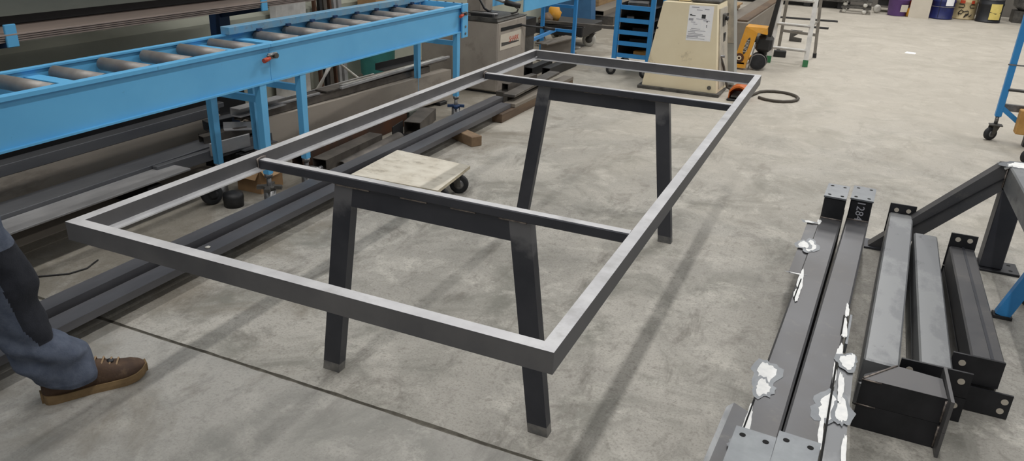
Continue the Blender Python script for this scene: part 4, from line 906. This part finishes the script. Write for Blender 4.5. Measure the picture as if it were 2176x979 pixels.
# stacked L-shaped and plated columns
def column(label,pa,pb,wa,z0,h,top,plates,extra=None,mt='colL',ridge=False):
    t=thing('steel_column',((pa[0]+pb[0])/2,(pa[1]+pb[1])/2,z0),label,'steel column')
    P=V((pa[0],pa[1],z0+h/2)); Q=V((pb[0],pb[1],z0+h/2)); d=(Q-P).normalized(); r=V((d.y,-d.x,0))
    m=MB(); m.bar(P,Q,wa,h,bev=.006)
    m.build('beam',mt,t)
    if ridge: MB().bar(P+r*wa*.12+V((0,0,h/2)),Q+r*wa*.05+V((0,0,h/2)),.010,.004).build('seam','dark',t)
    for (x0,x1,y,za,zb,hl) in plates:
        m=MB(); m.poly8([(x0,y-.004,za),(x1,y-.004,za),(x1,y+.004,za),(x0,y+.004,za)],[(x0,y-.004,zb),(x1,y-.004,zb),(x1,y+.004,zb),(x0,y+.004,zb)])
        pl=m.build('end_plate','colD',t)
        for hx,hz in hl: MB().cyl((hx,y-.0046,hz),(hx,y+.0046,hz),.011,n=18).build('bolt_hole','panel',pl)
    return t,d,r
HH=.0925
def column3(label,k):
    z0=k*HH
    t,d,r=column(label,(.690,1.30),(.792,2.862),.108,z0,HH,0,[(.733,.853,2.872,z0,.229 if k else HH-.001,[(.766,.198),(.820,.200)] if k else [])],mt='colL')
    m=MB(); fs=m.poly8([(.634,1.17,z0),(.874,1.168,z0),(.868,1.285,z0),(.737,1.30,z0),(.640,1.30,z0)][:4]+[(.640,1.2,z0)],[(.634,1.17,z0+HH-.001),(.874,1.168,z0+HH-.001),(.868,1.285,z0+HH-.001),(.737,1.30,z0+HH-.001),(.640,1.2,z0+HH-.001)])
    m.build('foot_section','colD' if not k else ['colD'],t)
    if k:
        m=MB(); m.poly8([(.634,1.17,z0+HH-.001),(.874,1.168,z0+HH-.001),(.868,1.285,z0+HH-.001),(.737,1.30,z0+HH-.001)],[(.634,1.17,z0+HH),(.874,1.168,z0+HH),(.868,1.285,z0+HH),(.737,1.30,z0+HH)]); m.build('foot_top','col',t)
        MB().path([(.637,1.172,z0+HH),(.737,1.30,z0+HH)],.004,6).build('weld_bead','weld',t)
    m=MB(); m.poly8([(.876,1.12,z0),(.886,1.12,z0),(.880,1.33,z0),(.870,1.33,z0)],[(.876,1.12,z0+HH+(.02 if k else -.001)),(.886,1.12,z0+HH+(.02 if k else -.001)),(.880,1.33,z0+HH+(.02 if k else -.001)),(.870,1.33,z0+HH+(.02 if k else -.001))]); m.build('flange_plate','col',t)
    MB().path([(.873,1.163,z0+.01),(.873,1.163,z0+HH-.006)],.004,6).build('weld_bead','weld',t)
    MB().path([(.633,1.169,z0+HH-.003),(.69,1.168,z0+HH-.003)],.0025,6).build('weld_bead','weld',t)
column3('lower L-shaped steel column of the stack right of the two portals',0)
column3('upper L-shaped steel column, pale top, with a mitred foot turned right',1)
for k in (0,1):
    z0=k*HH
    column(['lower','upper'][k]+' middle column of the right stack, wide end plate facing the camera',(.856,1.366),(.888,2.62),.098,z0,HH,0,[(.752,.963,1.36,z0+.002,z0+HH+(.002 if k else 0),[(.782,z0+.06),(.935,z0+.06)])],mt='colL')
    column(['lower','upper'][k]+' rightmost column of the right stack, beside the blue leg',(1.016,1.478),(1.026,2.505),.10,z0,HH+(.008 if k else 0),0,
       [((.968 if not k else .912),(1.112 if not k else 1.066),1.472 if k else 1.45,z0+.002,z0+HH+(.01 if k else 0),[(.945,z0+.07)] if k else [(1.092,.065),(1.087,.028)]),
        (.972,1.078,2.512,z0+.002,.252 if k else HH-.002,[(1.003,.226),(1.050,.228)] if k else [])],mt='col',ridge=bool(k))

# ------------------------------------------------------------------ braced frame at right
bf=thing('braced_frame',(1.2,2.0,0),'dark steel frame with a diagonal brace and a vertical post at the right edge','steel frame')
def beamx(p0,p1,w,h,nm,mt='col',up=(0,1,0)):
    return MB().bar(p0,p1,w,h,up=up,bev=.004).build(nm,mt,bf)
m=MB(); q=[(.672,.010),(.80,.010),(1.166,.395),(1.166,.515),(1.14,.515)]
m.poly8([(x,2.80,z) for x,z in q],[(x,2.87,z) for x,z in q]); m.build('brace','col',bf)
MB().bar((.74,2.799,.045),(1.16,2.799,.455),.003,.012,up=(0,1,0)).build('brace_seam','colD',bf)
MB().box(1.166,1.262,2.79,2.88,.012,.40,.004).build('post','dark',bf)
m=MB(); m.box(1.168,1.275,-.3,2.89,.40,.515,.006); m.build('top_beam','colL',bf)
for y in (0.0,):
    MB().box(1.168,1.264,y-.05,y+.05,.012,.40,.004).build('post','dark',bf); MB().box(1.12,1.34,y-.1,y+.1,0,.012).build('base_plate','dark',bf)
MB().box(.655,.80,2.78,2.90,0,.010).build('base_plate','dark',bf)
pl=MB().box(1.13,1.335,2.765,2.905,0,.012,.002).build('base_plate','colD',bf)
holes(pl,[(1.30,2.87,.0123),(1.30,2.80,.0123)],(0,0,1),.009,.0005)
MB().path([(1.150,2.795,.50),(1.164,2.793,.512),(1.175,2.80,.517)],.007,8).build('weld_bead','bright',bf)
splash(bf,(1.22,2.83),.05,.05,.5152,91)
MB().path([(1.163,2.798,.41),(1.163,2.797,.50)],.004,6).build('weld_bead','weld',bf)
# blue trestle leg
tr=thing('blue_trestle',(1.5,2.3,0),'blue trestle leg slanting up out of the right edge','trestle')
MB().bar((1.198,2.275,.012),(1.50,2.275,1.0),.055,.035,up=(0,1,0)).build('leg','blueT',tr)
MB().bar((1.80,2.275,.012),(1.50,2.275,1.0),.055,.035,up=(0,1,0)).build('leg','blueT',tr)
MB().box(1.165,1.235,2.25,2.30,0,.014).build('foot','rubber',tr); MB().box(1.765,1.835,2.25,2.30,0,.014).build('foot','rubber',tr)
MB().box(1.46,1.54,2.0,2.6,.985,1.06,.004).build('top_bar','blueT',tr)
block('rubber_pad','black rubber pad on the floor beside the blue trestle','pad',(1.345,2.46,0),.08,.08,.06,.3,'rubber')

tag(MB().path([(-2.62,.60,.004),(-2.56,.66,.004),(-2.46,.75,.004),(-2.44,.82,.004),(-2.47,.90,.004)],.0035,6).build('wire','black'),'thin curved black wire on the floor near the left table corner','wire')
tag(MB().poly8([(1.05,9.85,0),(1.17,9.82,0),(1.19,9.93,0),(1.08,9.97,0)],[(1.06,9.86,.006),(1.16,9.83,.006),(1.18,9.92,.006),(1.08,9.96,.006)]).build('paper_scrap','paper'),'white scrap lying on the open floor at right','scrap')
# ------------------------------------------------------------------ person
pd=V((.49,.872,0)).normalized(); pr=V((pd.y,-pd.x,0)); PO=V((-1.72,.09,0))-pr*.03
def W(s,t,z): return PO+pd*s+pr*t+V((0,0,z))
ps=thing('person',PO,'person in navy work trousers with black knee patch and brown suede shoes, at left edge','person')
def interp(tab,z):
    for (a_,b_) in zip(tab,tab[1:]):
        if a_[0]<=z<=b_[0]:
            k=(z-a_[0])/(b_[0]-a_[0]); k=k*k*(3-2*k)*.6+k*.4
            return [a_[i]+(b_[i]-a_[i])*k for i in range(1,len(a_))]
    return list(tab[-1][1:]) if z>tab[-1][0] else list(tab[0][1:])
LEGF=[(.052,.165,-.002,.072),(.075,.166,-.010,.078),(.12,.156,-.034,.080),(.155,.152,-.052,.085),(.2,.118,-.066,.080),(.235,.070,-.078,.077),(.29,.060,-.088,.076),(.36,.046,-.094,.076),(.42,.060,-.098,.080),(.47,.052,-.112,.082),(.55,.026,-.14,.085),(.63,0,-.17,.088),(.75,-.02,-.20,.092),(.86,-.015,-.225,.10)]
def legrings(off_s,off_t,zs,shear,n=112,seed=0):
    rings=[]
    for z in zs:
        fr,bk,hw=interp(LEGF,z); c=(fr+bk)/2; rx=(fr-bk)/2
        sh=shear(z); ring=[]
        for i in range(n):
            t_=2*pi*i/n; cx=cos(t_); sx=sin(t_)
            fold=0
            env=max(0,1-abs(z-.17)/.16)
            fold+=env*.0045*sin(z*62+3.4*cx+1.8*sx+seed)+env*.024*noise.noise(V((cx*1.2+seed,sx*1.2+z*7,z*13)))
            fold+=.009*noise.noise(V((cx*1.1+7,sx*1.6+z*6,z*10+seed)))
            fold+=.005*noise.noise(V((cx*2+seed,sx*2,z*9)))
            zz=z+.012*env*noise.noise(V((cx*1.5,sx*1.5,z*6+seed)))
            if z<.085: zz=z+(.02*max(0,-cx)+.006*sx)*(1-(z-.052)/.033)
            ring.append(W(off_s+sh+c+(rx+fold)*cx, off_t+(hw+fold)*sx, zz))
        rings.append(ring)
    return rings
zs=[.052+.808*(i/150)**1.15 for i in range(151)]
m=MB(); R_=legrings(0,0,zs,lambda z:0)
m.loft(R_,cap0=False,cap1=False)
inner=[[p+(V((sum(q.x for q in r)/len(r),sum(q.y for q in r)/len(r),p.z))-p)*.06 for p in r] for r in R_[:8]]
m.loft([inner[i] for i in range(8)][::-1]+[R_[0]],cap0=False,cap1=False)
for f_ in m.bm.faces:
    c=f_.calc_center_median(); s=(c-PO).dot(pd); z=c.z
    lim=-.045+.05*max(0,(.5-z)/.28) if z<.5 else -.045
    zb=.225+.5*max(0,.02-s)*.5
    if .235-.25*min(0,s)<z<.56 and s>lim+max(0,.30-z)*.3: f_.material_index=1
# second leg, a stride behind and to the right
sh2=lambda z:-.56*(1-min(1,max(0,z/.86)))
R2_=legrings(0,.22,zs,sh2,seed=5); m.loft(R2_,cap0=False,cap1=False)
# pelvis
def ell(c,rx,ry,z,n=112): return [W(c[0]+rx*cos(2*pi*i/n),c[1]+ry*sin(2*pi*i/n),z) for i in range(n)]
m.loft([ell((-.12,.10),.105,.195,.80),ell((-.12,.10),.125,.205,.88),ell((-.12,.10),.12,.185,1.0),ell((-.12,.10),.115,.17,1.05)],cap0=True,cap1=True)
tr_=m.build('trousers',['jeans','jeansD'],ps)
# shoes
def shoe(off_s,off_t,lift=0):
    wt=[(0,.018),(.008,.030),(.03,.037),(.08,.038),(.14,.039),(.19,.046),(.235,.050),(.27,.044),(.292,.030),(.305,.012)]
    ht=[(0,.072),(.01,.080),(.03,.105),(.10,.110),(.15,.102),(.18,.090),(.21,.076),(.24,.066),(.27,.058),(.292,.046),(.305,.034)]
    def I(tab,s):
        for a_,b_ in zip(tab,tab[1:]):
            if a_[0]<=s<=b_[0]: return a_[1]+(b_[1]-a_[1])*(s-a_[0])/(b_[0]-a_[0])
        return tab[-1][1]
    ss=[.305*(.5-.5*cos(pi*i/36)) for i in range(37)]; n=24; rings=[]
    bend=lambda s:.012*max(0,(s-.23)/.075)**2
    for s in ss:
        w=I(wt,s); h=I(ht,s); b=bend(s)+.02; ring=[]
        for i in range(n):
            t_=2*pi*i/n; cx=cos(t_); sx=sin(t_)
            zz=b+(h-.02)*max(0,sx)**.8 if sx>0 else b
            ring.append(W(off_s+s,off_t+w*(abs(cx)**.75)*(1 if cx>0 else -1),zz))
        rings.append(ring)
    m=MB(); m.loft(rings); up_=m.build('shoe','suede',ps)
    m=MB(); rings=[]
    for s in [-.006+.317*(.5-.5*cos(pi*i/36)) for i in range(37)]:
        w=I(wt,min(max(s,0),.305))+.005; 
        if s<0: w=.014
        b=bend(max(0,s))*1.0; hh=.028+.006*max(0,(.06-s)/.06)
        rings.append([W(off_s+s,off_t-w,b),W(off_s+s,off_t+w,b),W(off_s+s,off_t+w+.001,b+hh*.5),W(off_s+s,off_t+w,b+hh),W(off_s+s,off_t-w,b+hh),W(off_s+s,off_t-w-.001,b+hh*.5)])
    m.loft(rings,smooth=False); m.build('sole','sole',up_)
    for k,s in enumerate((.155,.178,.20,.220)):
        h=I(ht,s); w=I(wt,s)*.72
        m=MB(); m.path([W(off_s+s-.012,off_t+w,h*.70+.004),W(off_s+s,off_t+w*.45,h*.97),W(off_s+s+.012,off_t-w*.3,h+.004),W(off_s+s+.016,off_t-w*.8,h*.78)],.0032,6); m.build('lace','lace',up_)
        MB().lathe([(.002,0),(.005,.001),(.005,.002),(.002,.003)],W(off_s+s-.012,off_t+w+.001,h*.70+.002),10,(pr*.8+V((0,0,.6)))).build('eyelet','alu',up_)
    m=MB(); s=.205; m.lathe([(.001,0),(.012,.002),(.012,.006),(.001,.009)],W(off_s+s,off_t,I(ht,s)-.002),12); m.build('tongue','black',up_)
shoe(0,0); shoe(-.56,.22)
# body above the waist (out of the photograph), jacket, head, hands
bv=[]; be=[]; br=[]
def node(p,r,par=None):
    bv.append(p); br.append(r)
    if par is not None: be.append((par,len(bv)-1))
    return len(bv)-1
pel=node(W(-.12,.10,.96),.12); ch=node(W(-.12,.10,1.25),.13,pel); sh=node(W(-.11,.10,1.42),.10,ch); nk=node(W(-.10,.10,1.50),.055,sh)
h1=node(W(-.08,.10,1.58),.075,nk); h2=node(W(-.085,.10,1.68),.088,h1); node(W(-.085,.10,1.76),.055,h2)
node(W(.01,.10,1.635),.016,h1)
for sg in (-1,1):
    a1=node(W(-.11,.10+sg*.17,1.40),.062,sh); a2=node(W(-.20,.10+sg*.24,1.16),.045,a1); a3=node(W(-.23,.10+sg*.24,.94),.032,a2); a4=node(W(-.22,.10+sg*.24,.87),.034,a3)
    for k in range(4):
        f1=node(W(-.21,.10+sg*.24+(k-1.5)*.019,.82),.0095,a4); node(W(-.20,.10+sg*.24+(k-1.5)*.019,.775+.006*abs(k-1.5)),.008,f1)
    th=node(W(-.175,.10+sg*.225,.865),.011,a4); node(W(-.155,.10+sg*.225,.835),.009,th)
    l1=node(W(-.12,.10+sg*.10,.86),.085,pel)
    if sg==-1: l2=node(W(-.03,0,.46),.055,l1); l3=node(W(.03,0,.13),.04,l2); node(W(.10,0,.06),.03,l3)
    else: l2=node(W(-.30,.22,.46),.055,l1); l3=node(W(-.50,.22,.13),.04,l2); node(W(-.45,.22,.06),.03,l3)
me=bpy.data.meshes.new('body'); me.from_pydata([p-PO for p in bv],be,[]); bo=bpy.data.objects.new('body',me); COL.objects.link(bo); bo.parent=ps; ORI[bo.name]=PO
md=bo.modifiers.new('skin','SKIN'); md.use_smooth_shade=True
for i,r in enumerate(br): me.skin_vertices[0].data[i].radius=(r,r)
me.skin_vertices[0].data[0].use_root=True
bo.modifiers.new('sub','SUBSURF').levels=1; me.materials.append(M['skin'])
m=MB(); m.loft([ell((-.12,.10),.128,.19,.98),ell((-.12,.10),.135,.185,1.1),ell((-.12,.10),.142,.20,1.28),ell((-.115,.10),.12,.20,1.40),ell((-.11,.10),.075,.10,1.48)],cap0=False,cap1=False)
for sg in (-1,1):
    def cring(p,d,r,n=20):
        d=d.normalized(); a_=d.orthogonal().normalized(); b_=d.cross(a_); return [p+(a_*cos(2*pi*i/n)+b_*sin(2*pi*i/n))*r for i in range(n)]
    A_=W(-.11,.10+sg*.15,1.41); B_=W(-.20,.10+sg*.24,1.16); C_=W(-.23,.10+sg*.24,.96)
    m.loft([cring(A_,B_-A_,.075),cring(A_.lerp(B_,.5),B_-A_,.067),cring(B_,C_-A_,.06),cring(B_.lerp(C_,.5),C_-B_,.052),cring(C_,C_-B_,.047)],cap0=True,cap1=False)
m.build('jacket','jeans',ps)
m=MB(); m.lathe([(.094,-.02),(.100,.03),(.092,.08),(.055,.115),(.001,.125)],W(-.097,.10,1.66),24,cap1=False); m.build('hair','hair',ps)

GR = {'steel_sheet': 'steel sheets on the blue rack, with unseen ones added on the upper arms', 'steel_portal': 'steel portals lying on the floor', 'steel_column': 'stacked steel columns', 'oil_drum': 'oil drums at the far back',
      'transport_dolly': 'stacked transport dollies', 'scrap_profile': 'scrap profiles under the far conveyor', 'steel_offcut': 'steel offcuts by the conveyor legs', 'steel_bar': 'bars of the steel store',
      'roller_conveyor': 'roller conveyor sections', 'sleeper': 'sleepers under the steel store', 'metal_part': 'parts on the slotted trolley', 'steel_tube': 'long tubes on floor blocks', 'black_profile': 'black tubes behind the table corner'}
for o in COL.objects:
    k = o.name.split('.')[0]
    if o.parent is None and k in GR and 'group' not in o: o['group'] = GR[k]

# ------------------------------------------------------------------ lighting
def strip(x,y,pw,ln=1.5,w=.14,z=5.5,col=(1,.98,.95)):
    l=bpy.data.lights.new('tube_lamp','AREA'); l.shape='RECTANGLE'; l.size=w; l.size_y=ln; l.energy=pw; l.color=col
    o=bpy.data.objects.new('tube_lamp',l); COL.objects.link(o); o.location=(x,y,z)
strip(.55,-.8,98,4.6)
for y,pw in ((6.0,96),(11.0,118),(15,88)): strip(.55,y,pw,2.2)
strip(-3.2,.2,68,4.6)
for y,pw in ((6.2,26),(11,30)): strip(-3.2,y,pw,2.2)
for y,pw in ((1.5,14),(6.5,88),(12,112)): strip(4.6,y,pw,2.2)
wd=bpy.data.worlds.new('hall'); S.world=wd; wd.use_nodes=True
nt=wd.node_tree; bg=nt.nodes['Background']
tc=nt.nodes.new('ShaderNodeTexCoord'); sx=nt.nodes.new('ShaderNodeSeparateXYZ'); nt.links.new(tc.outputs['Generated'],sx.inputs[0])
cr=nt.nodes.new('ShaderNodeValToRGB'); nt.links.new(sx.outputs['Z'],cr.inputs[0])
cr.color_ramp.elements[0].position=0; cr.color_ramp.elements[0].color=(.50,.50,.50,1)
cr.color_ramp.elements[1].position=.75; cr.color_ramp.elements[1].color=(.85,.85,.84,1)
nt.links.new(cr.outputs[0],bg.inputs[0]); bg.inputs[1].default_value=.40
S.view_settings.view_transform='Standard'; S.view_settings.look='None'; S.view_settings.exposure=0.12; S.view_settings.gamma=1; S.view_settings.use_curve_mapping=False
